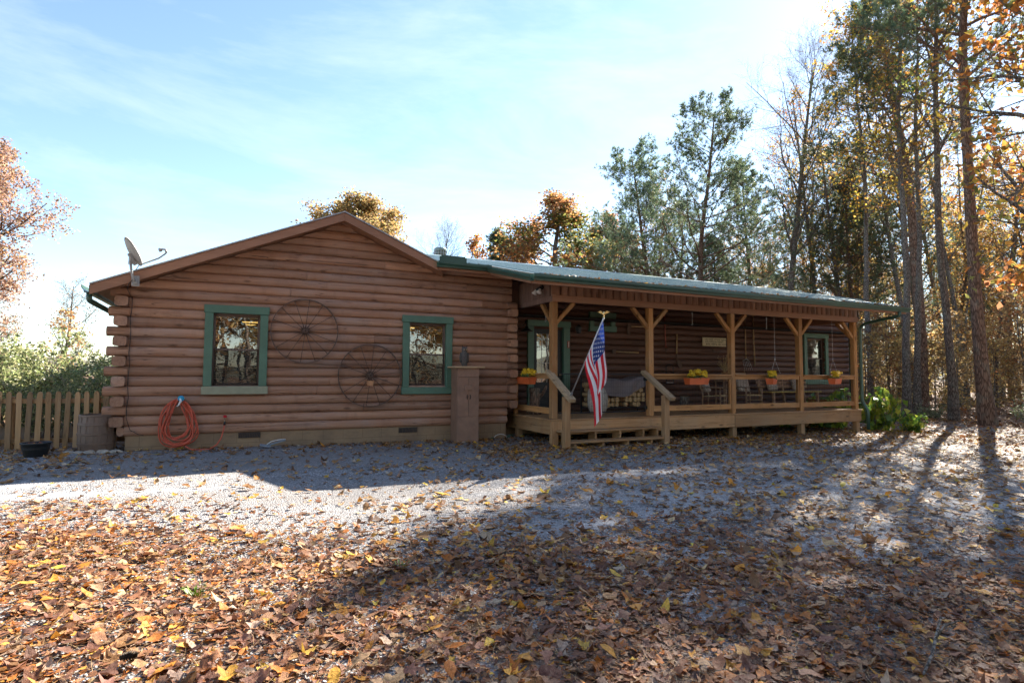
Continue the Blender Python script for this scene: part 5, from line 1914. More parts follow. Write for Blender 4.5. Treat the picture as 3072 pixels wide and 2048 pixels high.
def leaf_quads(rg, pos, size, droop=0.3, aspect=0.42, fold=0.25, dirs=None):
    n = len(pos)
    d = rg.normal(0, 1, (n, 3))
    d[:, 2] -= droop
    if dirs is not None:
        d = d * 0.7 + dirs
    d /= np.linalg.norm(d, axis=1, keepdims=True) + 1e-9
    s = np.cross(d, rg.normal(0, 1, (n, 3)))
    s /= np.linalg.norm(s, axis=1, keepdims=True) + 1e-9
    nn = np.cross(d, s)
    L_ = (size * rg.uniform(0.65, 1.25, n))[:, None]
    a = pos
    b = pos + d * L_ * 0.55 + s * L_ * aspect + nn * L_ * fold
    c = pos + d * L_
    e = pos + d * L_ * 0.55 - s * L_ * aspect + nn * L_ * fold
    V = np.stack([a, b, c, e], 1).reshape(-1, 3)
    F = np.arange(n * 4).reshape(-1, 4)
    return V, F


def palette(rg, n, cols, wts, jitter=0.15):
    cols = np.array(cols)
    k = rg.choice(len(cols), n, p=np.array(wts) / sum(wts))
    c = cols[k] * (1 + rg.normal(0, jitter, (n, 1)))
    return np.clip(c, 0.005, 0.95)


def sample_on(rg, br, n, tmin=0.25, spread=0.06):
    idx = rg.integers(0, len(br), n)
    f = rg.uniform(tmin, 1.0, n)
    P = np.zeros((n, 3))
    for i in range(n):
        pts = br[idx[i]][0]
        g = f[i] * (len(pts) - 1)
        a = min(int(g), len(pts) - 2)
        P[i] = pts[a] + (pts[a + 1] - pts[a]) * (g - a)
    return P + rg.normal(0, spread, (n, 3)), idx


def build_tree(key, seed, H_, r0, levels, bark, leaf=None, lean=(0, 0), wob=0.035, sides=(9, 6, 4, 3, 3)):
    """returns dict of meshes: trunk (stem and limbs), crown (leaves and twigs)"""
    rg = np.random.default_rng(seed)
    sk = skeleton(rg, H_, r0, levels, lean, wob)
    Vt, Ft = tubes(sk[0], sides[0])
    Vs, Fs, off = [Vt], [Ft], len(Vt)
    for i, br in enumerate(sk[1:]):
        if br:
            v, f = tubes(br, sides[min(i + 1, len(sides) - 1)])
            Vs.append(v)
            Fs.append(f + off)
            off += len(v)
    tm = np_mesh(key + '_trunk', np.concatenate(Vs), [np.concatenate(Fs)], smooth=True)
    tm.materials.append(M[bark])
    res = {'trunk': tm, 'H': H_}
    if leaf:
        src = sum([sk[-1 - k] for k in range(leaf.get('src', 1))], [])
        n = leaf['n']
        kind = leaf.get('kind', 'leaf')
        if kind == 'leaf':
            P, idx = sample_on(rg, src, n, leaf.get('tmin', 0.2), leaf.get('spread', 0.08))
            if 'zmin' in leaf:
                keep = P[:, 2] > leaf['zmin']
                P = P[keep]
                n = len(P)
            V, F = leaf_quads(rg, P, leaf['size'], leaf.get('droop', 0.4), leaf.get('aspect', 0.4))
            # clumped colour: nearby leaves share a hue
            ph = np.sin(P[:, 0] * 1.3 + seed) + np.sin(P[:, 1] * 1.1 + 2 * seed) + np.sin(P[:, 2] * 1.7)
            c1 = palette(rg, n, leaf['cols'], leaf['w'])
            c2 = palette(rg, n, leaf.get('cols2', leaf['cols']), leaf.get('w2', leaf['w']))
            mixk = (ph + rg.normal(0, 0.8, n) > 0.4)[:, None]
            C = np.where(mixk, c1, c2)
            C = np.repeat(C, 4, 0)
            cm = np_mesh(key + '_crown', V, [F], C)
            cm.materials.append(M[leaf.get('mat', 'foliage')])
        else:
            P, idx = sample_on(rg, src, n, leaf.get('tmin', 0.35), leaf.get('spread', 0.05))
            dirs = np.array([norm(src[i][0][-1] - src[i][0][0]) for i in idx])
            nn_ = leaf.get('needles', 11)
            pos = np.repeat(P, nn_, 0)
            dd = np.repeat(dirs, nn_, 0)
            m = len(pos)
            d = rg.normal(0, 1, (m, 3)) * 0.75 + dd * 0.9
            d[:, 2] += 0.25
            d /= np.linalg.norm(d, axis=1, keepdims=True)
            s = np.cross(d, rg.normal(0, 1, (m, 3)))
            s /= np.linalg.norm(s, axis=1, keepdims=True) + 1e-9
            L_ = (leaf['size'] * rg.uniform(0.7, 1.2, m))[:, None]
            w2 = leaf.get('nw', 0.010)
            V = np.stack([pos - s * w2, pos + s * w2, pos + d * L_], 1).reshape(-1, 3)
            F = np.arange(m * 3).reshape(-1, 3)
            C = palette(rg, n, leaf['cols'], leaf['w'])
            C = np.repeat(C, nn_ * 3, 0)
            cm = np_mesh(key + '_crown', V, [F], C)
            cm.materials.append(M['needles'])
        res['crown'] = cm
    return res


ORG = [(0.52, 0.20, 0.05), (0.62, 0.31, 0.07), (0.40, 0.15, 0.05), (0.30, 0.14, 0.07), (0.25, 0.22, 0.06)]
YEL = [(0.55, 0.36, 0.06), (0.45, 0.30, 0.08), (0.32, 0.30, 0.08), (0.50, 0.25, 0.06)]
GRN = [(0.10, 0.14, 0.04), (0.16, 0.18, 0.05), (0.22, 0.22, 0.06)]
PIN = [(0.10, 0.155, 0.09), (0.155, 0.20, 0.10), (0.22, 0.24, 0.12), (0.12, 0.15, 0.11)]
TAN = [(0.42, 0.27, 0.13), (0.33, 0.19, 0.09), (0.50, 0.36, 0.16), (0.40, 0.17, 0.07)]
PINK = [(0.46, 0.29, 0.22), (0.48, 0.31, 0.19), (0.38, 0.24, 0.19), (0.42, 0.34, 0.20)]

A = {}
# pines: whorled limbs, tufts of needles
def pine(key, seed, h, r, t0, spread, tufts, size=0.17, n1=46, taper=0.72):
    def l1(t, ln):
        q = (t - t0) / (1 - t0)
        return spread * h * (0.35 + 0.65 * math.sin(min(1, q * 1.25 + 0.25) * PI * 0.75)) * (1 - taper * q)
    A[key] = build_tree(key, seed, h, r, [
        dict(n=n1, t0=t0, t1=0.99, len=l1, ang=lambda t: 1.45 - 0.55 * t, wander=0.10, up=0.035, nseg=6, rf=0.38, rmax=0.02, rmin=0.008),
        dict(n=9, t0=0.25, t1=0.98, len=lambda t, ln: ln * 0.42 * (1.15 - 0.6 * t), ang=0.75, wander=0.14, up=0.04, nseg=3, rf=0.5, rmax=0.02, rmin=0.005),
        dict(n=3, t0=0.3, t1=1.0, len=lambda t, ln: ln * 0.42, ang=0.6, wander=0.14, up=0.06, nseg=2, rf=0.5, rmin=0.004)],
        'bark_pine', dict(kind='needle', n=tufts, size=size, src=1, cols=PIN, w=[4, 4, 2, 2], needles=10, tmin=0.1, spread=0.07, nw=0.013), wob=0.03, sides=(10, 5, 3, 3))


pine('pine_a', 11, 15.5, 0.19, 0.22, 0.44, 6800, 0.2, 58, 0.72)
pine('pine_b', 12, 17.5, 0.21, 0.40, 0.27, 6500, 0.2)
pine('pine_tall', 13, 20.0, 0.235, 0.50, 0.27, 6500, 0.22, 48, 0.85)
pine('cedar', 14, 7.5, 0.13, 0.08, 0.40, 6500, 0.13, 64, 0.93)


def hardwood(key, seed, h, r, t0, spread, leaves, cols, wts, size, bark='bark_grey', n1=20, up=0.05, ang=0.85, deep=False, cols2=None, w2=None, lean=(0, 0), spr=0.10, n2=8, n3=6, zmin=None, aspect=0.4):
    def l1(t, ln):
        q = (t - t0) / (1 - t0)
        return spread * h * (0.55 + 0.6 * math.sin(q * PI)) * (1 - 0.45 * q)
    lv = [dict(n=n1, t0=t0, t1=0.98, len=l1, ang=ang, wander=0.12, up=up, nseg=6, rf=0.5, rmax=0.03, rmin=0.012),
          dict(n=n2, t0=0.25, t1=0.98, len=lambda t, ln: ln * 0.48 * (1.2 - 0.6 * t), ang=0.75, wander=0.16, up=up * 0.8, nseg=4, rf=0.55, rmax=0.02, rmin=0.007),
          dict(n=n3, t0=0.2, t1=1.0, len=lambda t, ln: ln * 0.5, ang=0.7, wander=0.18, up=0.03, nseg=3, rf=0.55, rmin=0.0045)]
    if deep:
        lv.append(dict(n=4, t0=0.2, t1=1.0, len=lambda t, ln: ln * 0.6, ang=0.55, wander=0.15, up=0.05, nseg=2, rf=0.6, rmin=0.003))
    lf = None
    if leaves:
        lf = dict(n=leaves, size=size, cols=cols, w=wts, src=1, spread=spr, aspect=aspect)
        if cols2:
            lf['cols2'] = cols2
            lf['w2'] = w2
        if zmin:
            lf['zmin'] = zmin
    A[key] = build_tree(key, seed, h, r, lv, bark, lf, lean=lean, sides=(10, 6, 4, 3, 3))


OLV = [(0.42, 0.28, 0.10), (0.36, 0.25, 0.11), (0.30, 0.26, 0.11), (0.44, 0.22, 0.09), (0.27, 0.18, 0.10)]
hardwood('oak_round', 21, 12.5, 0.28, 0.22, 0.30, 26000, OLV, [4, 3, 2, 3, 2], 0.15, cols2=OLV, w2=[2, 3, 3, 2, 3], n1=26, spr=0.2)
hardwood('oak_orange', 22, 12.0, 0.24, 0.25, 0.24, 15000, [(0.46, 0.21, 0.08), (0.52, 0.29, 0.10), (0.36, 0.17, 0.08), (0.30, 0.16, 0.09), (0.26, 0.22, 0.09)], [4, 3, 3, 2, 2], 0.155, cols2=GRN + [(0.45, 0.30, 0.07)], w2=[2, 2, 2, 2], n1=22, spr=0.2)
hardwood('thin_orange', 23, 10.0, 0.14, 0.25, 0.22, 2600, ORG, [3, 4, 2, 2, 2], 0.15, n1=18, spr=0.12)
hardwood('mid_gold', 27, 8.0, 0.07, 0.18, 0.26, 2400, [(0.52, 0.35, 0.12), (0.46, 0.27, 0.10), (0.50, 0.40, 0.20), (0.40, 0.20, 0.08)], [3, 3, 2, 2], 0.12, n1=18, ang=1.0, spr=0.12)
hardwood('poplar_bare', 24, 20.0, 0.21, 0.40, 0.27, 700, [(0.16, 0.13, 0.10), (0.28, 0.20, 0.12)], [1, 1], 0.08, ang=0.72, up=0.13, n1=30, deep=True)
hardwood('bare_low', 25, 5.6, 0.09, 0.15, 0.34, 500, [(0.25, 0.16, 0.10)], [1], 0.07, ang=0.8, up=0.07, n1=14, deep=True)
hardwood('maple_left', 26, 10.5, 0.22, 0.10, 0.36, 26000, PINK, [4, 3, 3, 1], 0.10, cols2=PINK + [(0.50, 0.27, 0.10)], w2=[3, 3, 2, 2, 2], bark='bark_dark', n1=22, spr=0.10)
hardwood('wood_a', 31, 17.0, 0.125, 0.34, 0.16, 1500, TAN, [3, 3, 2, 2], 0.13, bark='bark_dark', n1=20, cols2=YEL, w2=[3, 2, 2, 2])
hardwood('wood_b', 32, 19.0, 0.145, 0.42, 0.15, 1500, YEL, [3, 3, 2, 2], 0.13, bark='bark_grey', n1=18, cols2=TAN, w2=[3, 2, 2, 2])
hardwood('wood_c', 33, 15.0, 0.09, 0.30, 0.14, 1900, ORG, [3, 3, 2, 2, 2], 0.12, bark='bark_dark', n1=18, cols2=TAN, w2=[3, 2, 2, 2])
hardwood('wood_d', 34, 18.0, 0.11, 0.28, 0.15, 1100, GRN, [1, 2, 3], 0.13, bark='bark_pine', n1=22, cols2=TAN, w2=[3, 2, 2, 2])
hardwood('big_a', 35, 23.0, 0.165, 0.46, 0.17, 2600, ORG, [3, 3, 2, 2, 2], 0.15, bark='bark_grey', n1=24, cols2=YEL, w2=[3, 2, 2, 2], zmin=5.0, spr=0.12)
hardwood('big_b', 36, 22.0, 0.15, 0.46, 0.17, 2000, TAN, [3, 3, 2, 2], 0.15, bark='bark_dark', n1=22, cols2=GRN, w2=[2, 2, 2], lean=(0.02, 0.02), zmin=5.0, spr=0.12)
hardwood('sapling_a', 41, 4.2, 0.035, 0.10, 0.26, 900, TAN, [3, 2, 3, 1], 0.10, bark='bark_grey', n1=14, ang=1.05, up=0.01, n2=6, n3=4)
hardwood('sapling_b', 42, 3.2, 0.03, 0.08, 0.30, 800, [(0.50, 0.36, 0.14), (0.44, 0.29, 0.12), (0.52, 0.42, 0.24), (0.38, 0.30, 0.12)], [3, 3, 2, 2], 0.095, bark='bark_grey', n1=12, ang=1.1, up=0.0, n2=6, n3=4)
hardwood('chestnut', 43, 12.5, 0.20, 0.30, 0.34, 1700, YEL, [4, 2, 3, 3], 0.20, bark='bark_dark', n1=20, ang=1.25, up=-0.01, cols2=ORG + GRN, w2=[2, 2, 2, 1, 1, 1, 2, 2], aspect=0.20, spr=0.08)

CNT = {}


def place_tree(key, x, y, rot, scale, name, label, group=None, cat='tree', sz=None, dz=-0.12):
    a = A[key]
    e = D.objects.new(name, None)
    e.empty_display_size = 0.3
    e.location = (x, y, gz(x, y) + dz)
    e.rotation_euler = (0, 0, rot)
    e.scale = (scale, scale, sz if sz else scale)
    e['label'] = label
    e['category'] = cat
    if group:
        e['group'] = group
    COL.objects.link(e)
    for nm in ('trunk', 'crown'):
        if nm in a:
            o = D.objects.new(nm if cat != 'shrub' else {'trunk': 'stems', 'crown': 'foliage'}[nm], a[nm])
            COL.objects.link(o)
            o.parent = e
    return e


# trees behind the roof, from left to right
place_tree('oak_round', 8.9, 30.8, 0.4, 1.5, 'oak_tree', 'round crowned yellow and orange oak rising behind the gable peak', sz=1.17)
place_tree('poplar_bare', 14.0, 26.4, 1.0, 0.62, 'sparse_tree', 'sparse almost bare tree behind the flue cap', sz=0.6)
place_tree('thin_orange', 16.9, 27.3, 2.6, 1.16, 'sparse_tree', 'small thin orange leaved tree right of the flue cap')
place_tree('cedar', 21.8, 28.0, 0.0, 2.3, 'cedar_tree', 'small dark green pointed cedar behind the roof ridge', sz=1.78)
place_tree('oak_orange', 24.0, 24.8, 0.7, 1.8, 'oak_tree', 'orange and green oak just right of the small cedar', sz=1.2)
place_tree('oak_orange', 28.2, 26.2, 3.0, 1.15, 'oak_tree', 'orange oak standing behind the left tall pine')
place_tree('pine_a', 25.6, 16.3, 0.3, 1.02, 'pine_tree', 'leftmost tall pine rising behind the porch roof')
place_tree('pine_a', 25.8, 12.8, 2.3, 1.08, 'pine_tree', 'taller ragged pine left of the bare grey poplar')
place_tree('poplar_bare', 28.3, 8.9, 0.5, 0.95, 'poplar_tree', 'tall bare grey poplar with upswept fine branches')
place_tree('pine_b', 31.6, 7.2, 1.4, 0.7, 'pine_tree', 'pine with pale tufts right in front of the bare poplar')
place_tree('pine_tall', 27.6, 2.0, 1.0, 1.02, 'pine_tree', 'big dark pine filling the top right sky')
place_tree('pine_tall', 24.25, -1.95, 3.6, 0.84, 'pine_tree', 'thick trunked pine nearest the drive at far right', sz=1.15)
place_tree('big_b', 25.5, -0.3, 0.8, 0.95, 'hardwood_tree', 'straight dark hardwood trunk just left of the thick far right pine')
place_tree('big_a', 26.0, 1.65, 2.0, 0.85, 'hardwood_tree', 'grey hardwood trunk at the edge of the wood, first right of the downpipe')
place_tree('wood_b', 26.9, 1.75, 4.0, 0.9, 'hardwood_tree', 'slimmer grey trunk leaning close beside the first trunk right of the downpipe')
place_tree('big_a', 27.4, 3.9, 5.0, 0.8, 'hardwood_tree', 'orange leaved hardwood with a grey trunk directly behind the downpipe')
place_tree('chestnut', 17.8, -7.4, 0.6, 1.0, 'chestnut_tree', 'near tree whose long yellow green leaves hang in at the upper right')
place_tree('thin_orange', 23.2, -4.6, 1.5, 1.55, 'oak_tree', 'orange oak at the right edge of the picture')

for (x, y, key, sc_, lb) in ((30.6, 19.5, 'pine_a', 0.85, 'hazy pine in the gap between the two tall left pines'), (33.5, 15.5, 'pine_b', 0.9, 'hazy straight pine just right of the taller ragged pine'), (26.6, 20.6, 'pine_a', 0.78, 'lower pine left behind the leftmost tall pine'),
                             (34.5, 10.5, 'pine_a', 0.95, 'full pine behind the bare poplar trunk'), (40.0, 8.5, 'pine_a', 1.0, 'full pine far back behind the porch roof end')):
    place_tree(key, x, y, x * 1.7, sc_, 'pine_tree', lb)

# the wood behind
rgw = np.random.default_rng(77)
CR2 = np.array([0.903, -0.43])
CF2 = np.array([0.43, 0.903])
cpos = np.array([1.808, -12.338])
WK = {'wood_a': 'tan leaved slender tree', 'wood_b': 'yellow leaved slender tree', 'wood_c': 'orange leaved slender tree', 'wood_d': 'brown barked greenish tree',
      'pine_b': 'straight forest pine', 'sapling_a': 'small tan sapling', 'sapling_b': 'small pale yellow sapling'}


def wood_place(px, depth):
    a = ('behind left half of porch roof' if px < 2100 else 'behind right half of porch roof' if px < 2400 else 'behind porch roof end' if px < 2560
         else 'just right of the downpipe' if px < 2700 else 'between downpipe and thick pine' if px < 2850 else 'beside the thick right pine' if px < 2990 else 'at the right picture edge')
    b = 'front row' if depth < 31 else 'middle row' if depth < 42 else 'back row' if depth < 55 else 'farthest row'
    return a, b


spots = [(24.2, -1.95), (25.5, -0.3), (26, 1.65), (26.9, 1.75), (27.4, 3.9), (27, 2.9), (27.4, 12.4), (25.8, 16.1), (29.8, 8.8)]


def wood_spot(px, depth):
    xn = (px - 1536) / 1713.0
    p = cpos + depth * (CF2 + CR2 * xn)
    return float(p[0]), float(p[1])


n = 0
tries = 0
while n < 122 and tries < 9000:
    tries += 1
    depth = 28 + 45 * rgw.random() ** 1.2
    px = rgw.uniform(1850, 3350)
    if px < 2350 and depth < 36:
        continue
    x, y = wood_spot(px, depth)
    if x < 23.0 or min((x - a) ** 2 + (y - b) ** 2 for a, b in spots) < 1.3:
        continue
    spots.append((x, y))
    key = rgw.choice(['wood_a', 'wood_b', 'wood_c', 'wood_d', 'pine_b'], p=[0.26, 0.24, 0.22, 0.20, 0.08])
    sc_ = rgw.uniform(0.72, 1.0) * (0.82 if px < 2450 else 1.0)
    place_tree(key, x, y, rgw.uniform(0, 6.28), sc_, 'wood_tree' if key != 'pine_b' else 'wood_pine', WK[key] + ', ' + ', '.join(wood_place(px, depth)), 'trees of the wood: ' + WK[key])
    n += 1
n = 0
tries = 0
while n < 60 and tries < 2000:
    tries += 1
    depth = 22 + 26 * rgw.random()
    px = rgw.uniform(2480, 3250)
    x, y = wood_spot(px, depth)
    if x < 24.0 or y < -6 or min((x - a) ** 2 + (y - b) ** 2 for a, b in spots) < 0.35:
        continue
    key = rgw.choice(['sapling_a', 'sapling_b'])
    place_tree(key, x, y, rgw.uniform(0, 6.28), rgw.uniform(0.7, 1.35), 'sapling', WK[key] + ', ' + ', '.join(wood_place(px, depth)), 'saplings of the wood: ' + WK[key])
    n += 1

n = 0
tries = 0
while n < 22 and tries < 2000:
    tries += 1
    depth = 27 + 24 * rgw.random()
    px = rgw.uniform(2350, 3200)
    x, y = wood_spot(px, depth)
    if x < 25.0 or min((x - a) ** 2 + (y - b) ** 2 for a, b in spots) < 0.8:
        continue
    spots.append((x, y))
    place_tree('mid_gold', x, y, rgw.uniform(0, 6.28), rgw.uniform(0.75, 1.15), 'understorey_tree', 'small golden leaved tree, ' + ', '.join(wood_place(px, depth)), 'golden understorey trees')
    n += 1

# left side
place_tree('maple_left', -7.9, 15.2, 0.9, 0.94, 'maple_tree', 'pink and orange maple at the left edge of the picture')
place_tree('maple_left', -9.6, 22.5, 2.9, 0.66, 'maple_tree', 'low orange maple behind the hedge at far left')
place_tree('bare_low', -6.5, 24.5, 0.3, 1.15, 'bare_tree', 'small bare wind combed tree behind the hedge')
place_tree('bare_low', -3.9, 26.0, 2.2, 0.85, 'bare_tree', 'faint bare tree close to the left corner of the cabin')
place_tree('sapling_a', -5.6, 19.5, 1.2, 1.1, 'sapling', 'thin brown sapling sticking up from the hedge below the maple')

# woods behind the camera, seen only in the window glass
k = 0
for (x, y, key, s) in ((-2.5, -22, 'big_a', 0.8), (1.0, -25, 'wood_b', 0.9), (3.2, -21, 'wood_a', 0.9), (6.0, -23.5, 'big_b', 0.8), (-6.5, -24, 'wood_c', 1.0), (9.0, -22, 'wood_d', 0.9), (11.5, -25, 'wood_b', 0.9), (-10, -21, 'oak_orange', 1.0), (14, -22, 'oak_orange', 1.0), (4.5, -27, 'oak_round', 1.1),
                       (-4, -28, 'oak_orange', 1.2), (17.5, -21, 'wood_a', 0.9), (-14, -20, 'wood_b', 0.9), (20, -19, 'wood_c', 0.9), (0, -31, 'oak_round', 1.2), (10, -30, 'oak_round', 1.2), (-9, -30, 'oak_round', 1.1), (-17, -16, 'oak_orange', 1.1), (23, -24, 'oak_round', 1.0), (2.2, -19.5, 'wood_a', 0.8), (-1.2, -20.5, 'wood_d', 0.9), (5.2, -20, 'wood_b', 0.8), (7.6, -20.5, 'wood_c', 0.9), (-4.5, -20, 'wood_c', 0.9), (0.3, -22.5, 'sapling_a', 1.4), (3.6, -23.5, 'sapling_b', 1.6), (6.6, -22, 'sapling_a', 1.5), (-3.2, -23, 'sapling_a', 1.5), (9.5, -24, 'sapling_b', 1.6), (-6, -22, 'sapling_b', 1.5), (1.8, -24, 'sapling_a', 1.7), (4.6, -24.5, 'sapling_a', 1.8), (-1.4, -25, 'sapling_b', 1.9), (7.8, -25.5, 'sapling_a', 1.9), (11.8, -23, 'sapling_a', 1.6), (13.2, -26, 'sapling_b', 1.9), (-8.4, -25, 'sapling_a', 1.9)):
    place_tree(key, x, y, k * 1.7, s, 'rear_tree', 'tree across the drive that shows only as a reflection in the windows', 'trees reflected in the windows')
    k += 1

k = 0
for (x, y, key, s) in ((30, -9, 'wood_a', 0.9), (34, -11, 'oak_orange', 1.0), (38, -13, 'oak_round', 1.0), (29, -13, 'wood_b', 0.9), (33, -15, 'oak_orange', 1.1), (27.5, -10.5, 'sapling_a', 1.6), (31, -11.5, 'sapling_b', 1.8), (35.5, -9.5, 'sapling_a', 1.8), (40, -8, 'oak_orange', 1.0), (30.5, -16, 'sapling_a', 1.7), (27, -16, 'wood_c', 0.9)):
    place_tree(key, x, y, k * 1.3, s, 'rear_tree', 'tree beyond the right edge that shows only as a reflection in the porch window', 'trees reflected in the porch window')
    k += 1

# ------------------------------------------------------------------ shrubs
def bush(key, seed, w_, h_, n, cols, wts, size, stems=14, aspect=0.3, droop=0.1, bark='bark_grey'):
    rg = np.random.default_rng(seed)
    br = []
    for i in range(stems):
        a = rg.uniform(0, 6.28)
        d = norm(np.array([math.cos(a) * 0.45 * w_ / h_, math.sin(a) * 0.45 * w_ / h_, 1.0]))
        p0 = np.array([math.cos(a), math.sin(a), 0]) * rg.uniform(0, 0.18 * w_)
        pts = poly(rg, p0, d, h_ * rg.uniform(0.7, 1.05), 6, 0.12, 0.02)
        br.append((pts, np.linspace(0.016, 0.004, 7)))
    sub = []
    for pts, r in br:
        for k in range(9):
            f = rg.uniform(0.15, 1.0) * 5.9
            i = int(f)
            p = pts[i] + (pts[i + 1] - pts[i]) * (f - i)
            a = rg.uniform(0, 6.28)
            d = norm(np.array([math.cos(a), math.sin(a), rg.uniform(0.1, 0.9)]))
            sub.append((poly(rg, p, d, w_ * rg.uniform(0.12, 0.30), 3, 0.15, 0.03), np.linspace(0.006, 0.002, 4)))
    v1, f1 = tubes(br, 5)
    v2, f2 = tubes(sub, 3)
    tm = np_mesh(key + '_stems', np.concatenate([v1, v2]), [np.concatenate([f1, f2 + len(v1)])], smooth=True)
    tm.materials.append(M[bark])
    P, idx = sample_on(rg, br + sub * 2, n, 0.15, 0.05)
    P[:, 2] = np.abs(P[:, 2])
    V, F = leaf_quads(rg, P, size, droop, aspect)
    c = palette(rg, n, cols, wts, 0.2)
    cm = np_mesh(key + '_foliage', V, [F], np.repeat(c, 4, 0))
    cm.materials.append(M['shrubleaf'])
    A[key] = {'trunk': tm, 'crown': cm, 'H': h_}


bush('hedge_a', 51, 2.4, 2.1, 5200, [(0.24, 0.29, 0.11), (0.36, 0.38, 0.17), (0.45, 0.43, 0.22), (0.16, 0.20, 0.08)], [3, 3, 2, 2], 0.075, 18)
bush('hedge_b', 52, 2.6, 1.8, 5200, [(0.20, 0.26, 0.10), (0.32, 0.35, 0.15), (0.42, 0.41, 0.20), (0.47, 0.42, 0.22)], [3, 3, 2, 2], 0.07, 18)
bush('hydrangea', 53, 1.2, 1.25, 330, [(0.20, 0.32, 0.04), (0.34, 0.42, 0.05), (0.10, 0.20, 0.04), (0.50, 0.48, 0.07)], [3, 3, 2, 2], 0.20, 10, 0.36, 0.9)
bush('pale_shrub', 54, 1.6, 1.1, 900, [(0.32, 0.36, 0.20), (0.42, 0.42, 0.28), (0.22, 0.28, 0.12)], [2, 2, 2], 0.085, 12, 0.35)

hl = ['in the middle of the hedge behind the picket fence', 'at the left of the hedge behind the picket fence', 'at the cabin end of the hedge behind the picket fence',
      'at the far left end of the hedge behind the picket fence']
hed = [(-2.0, 3.3, 'hedge_a', 0.66), (-3.6, 3.2, 'hedge_b', 0.72), (-0.9, 3.6, 'hedge_a', 0.72), (-5.2, 3.6, 'hedge_b', 0.85)]
for i, (x, y, kx, s) in enumerate(hed):
    place_tree(kx, x, y, i * 1.3, s, 'hedge_shrub', 'leafy green shrub ' + hl[i], 'front row of the hedge', 'shrub', dz=-0.02)
rgh = np.random.default_rng(8)
for i in range(22):
    x, y = rgh.uniform(-11, -0.6), rgh.uniform(5.0, 13.0)
    place_tree(['hedge_a', 'hedge_b'][i % 2], x, y, rgh.uniform(0, 6), rgh.uniform(1.0, 1.35) * (1 + 0.02 * (y - 5)), 'hedge_shrub', 'leafy green hedge shrub, ' + ('second row' if y < 7.5 else 'third row' if y < 10 else 'last row') + ' behind the fence, ' + ('far left' if x < -8 else 'left' if x < -5.5 else 'middle' if x < -3 else 'by the cabin'), 'back rows of the hedge', 'shrub')
place_tree('hydrangea', 19.35, -1.35, 0.2, 0.95, 'leafy_shrub', 'bright yellow green large leaved shrub beside the right downpipe', None, 'shrub', sz=1.3)
place_tree('hydrangea', 20.2, -1.9, 2.0, 0.72, 'leafy_shrub', 'lower yellow green large leaved shrub right of the one by the downpipe', None, 'shrub')
place_tree('hydrangea', 19.0, -0.2, 4.0, 1.25, 'leafy_shrub', 'tall dark green large leaved shrub just behind the downpipe', None, 'shrub')
place_tree('hydrangea', 17.6, 0.5, 1.0, 0.40, 'leafy_shrub', 'small yellow green shrub showing under the right end of the porch', None, 'shrub')
place_tree('hydrangea', 18.75, 0.35, 1.6, 0.55, 'leafy_shrub', 'yellow green sprig showing through the right end railing', None, 'shrub')
pl = ['pale leaved low bush at the foot of the thick far right pine', 'pale leaved low bush at the right edge of the picture', 'low pale bush between the hardwood trunks right of the house', 'low pale bush at the sunlit edge of the wood right of the leafy shrub']
for i, (x, y, s) in enumerate(((24.9, -3.0, 1.0), (24.6, -4.0, 1.15), (25.9, 0.7, 0.7), (23.8, 0.9, 0.6))):
    place_tree('pale_shrub', x, y, i * 1.1, s, 'pale_shrub', pl[i], None, 'shrub')


# ------------------------------------------------------------------ fallen leaves
def leaf_outline(kind, n):
    a = np.linspace(-PI, PI, n, endpoint=False)
    if kind == 0:      # five lobed
        r = 0.62 + 0.38 * np.cos(5 * a) * (0.6 + 0.4 * np.cos(a)) + 0.08 * np.cos(15 * a)
    elif kind == 1:    # broad tulip leaf
        r = 0.75 + 0.22 * np.cos(4 * a + 0.2) - 0.12 * np.cos(2 * a)
    elif kind == 2:    # oval
        r = 1.0 / np.sqrt((np.cos(a) / 1.0) ** 2 + (np.sin(a) / 0.46) ** 2)
    elif kind == 3:    # wavy oak
        r = 1.0 / np.sqrt((np.cos(a)) ** 2 + (np.sin(a) / 0.5) ** 2) * (1 + 0.2 * np.cos(9 * a))
    else:              # torn scrap
        r = 0.7 + 0.25 * np.sin(3 * a + 1) + 0.15 * np.sin(7 * a)
    return np.stack([r * np.cos(a), r * np.sin(a)], 1)


LCOL = np.array([(0.25, 0.105, 0.045), (0.37, 0.17, 0.075), (0.47, 0.25, 0.12), (0.58, 0.36, 0.19), (0.30, 0.145, 0.09), (0.16, 0.075, 0.045), (0.56, 0.20, 0.035), (0.64, 0.32, 0.05), (0.68, 0.44, 0.07), (0.48, 0.34, 0.24)])
LW = np.array([8, 7, 4.5, 3, 5, 6, 5, 2.0, 0.6, 2.0])


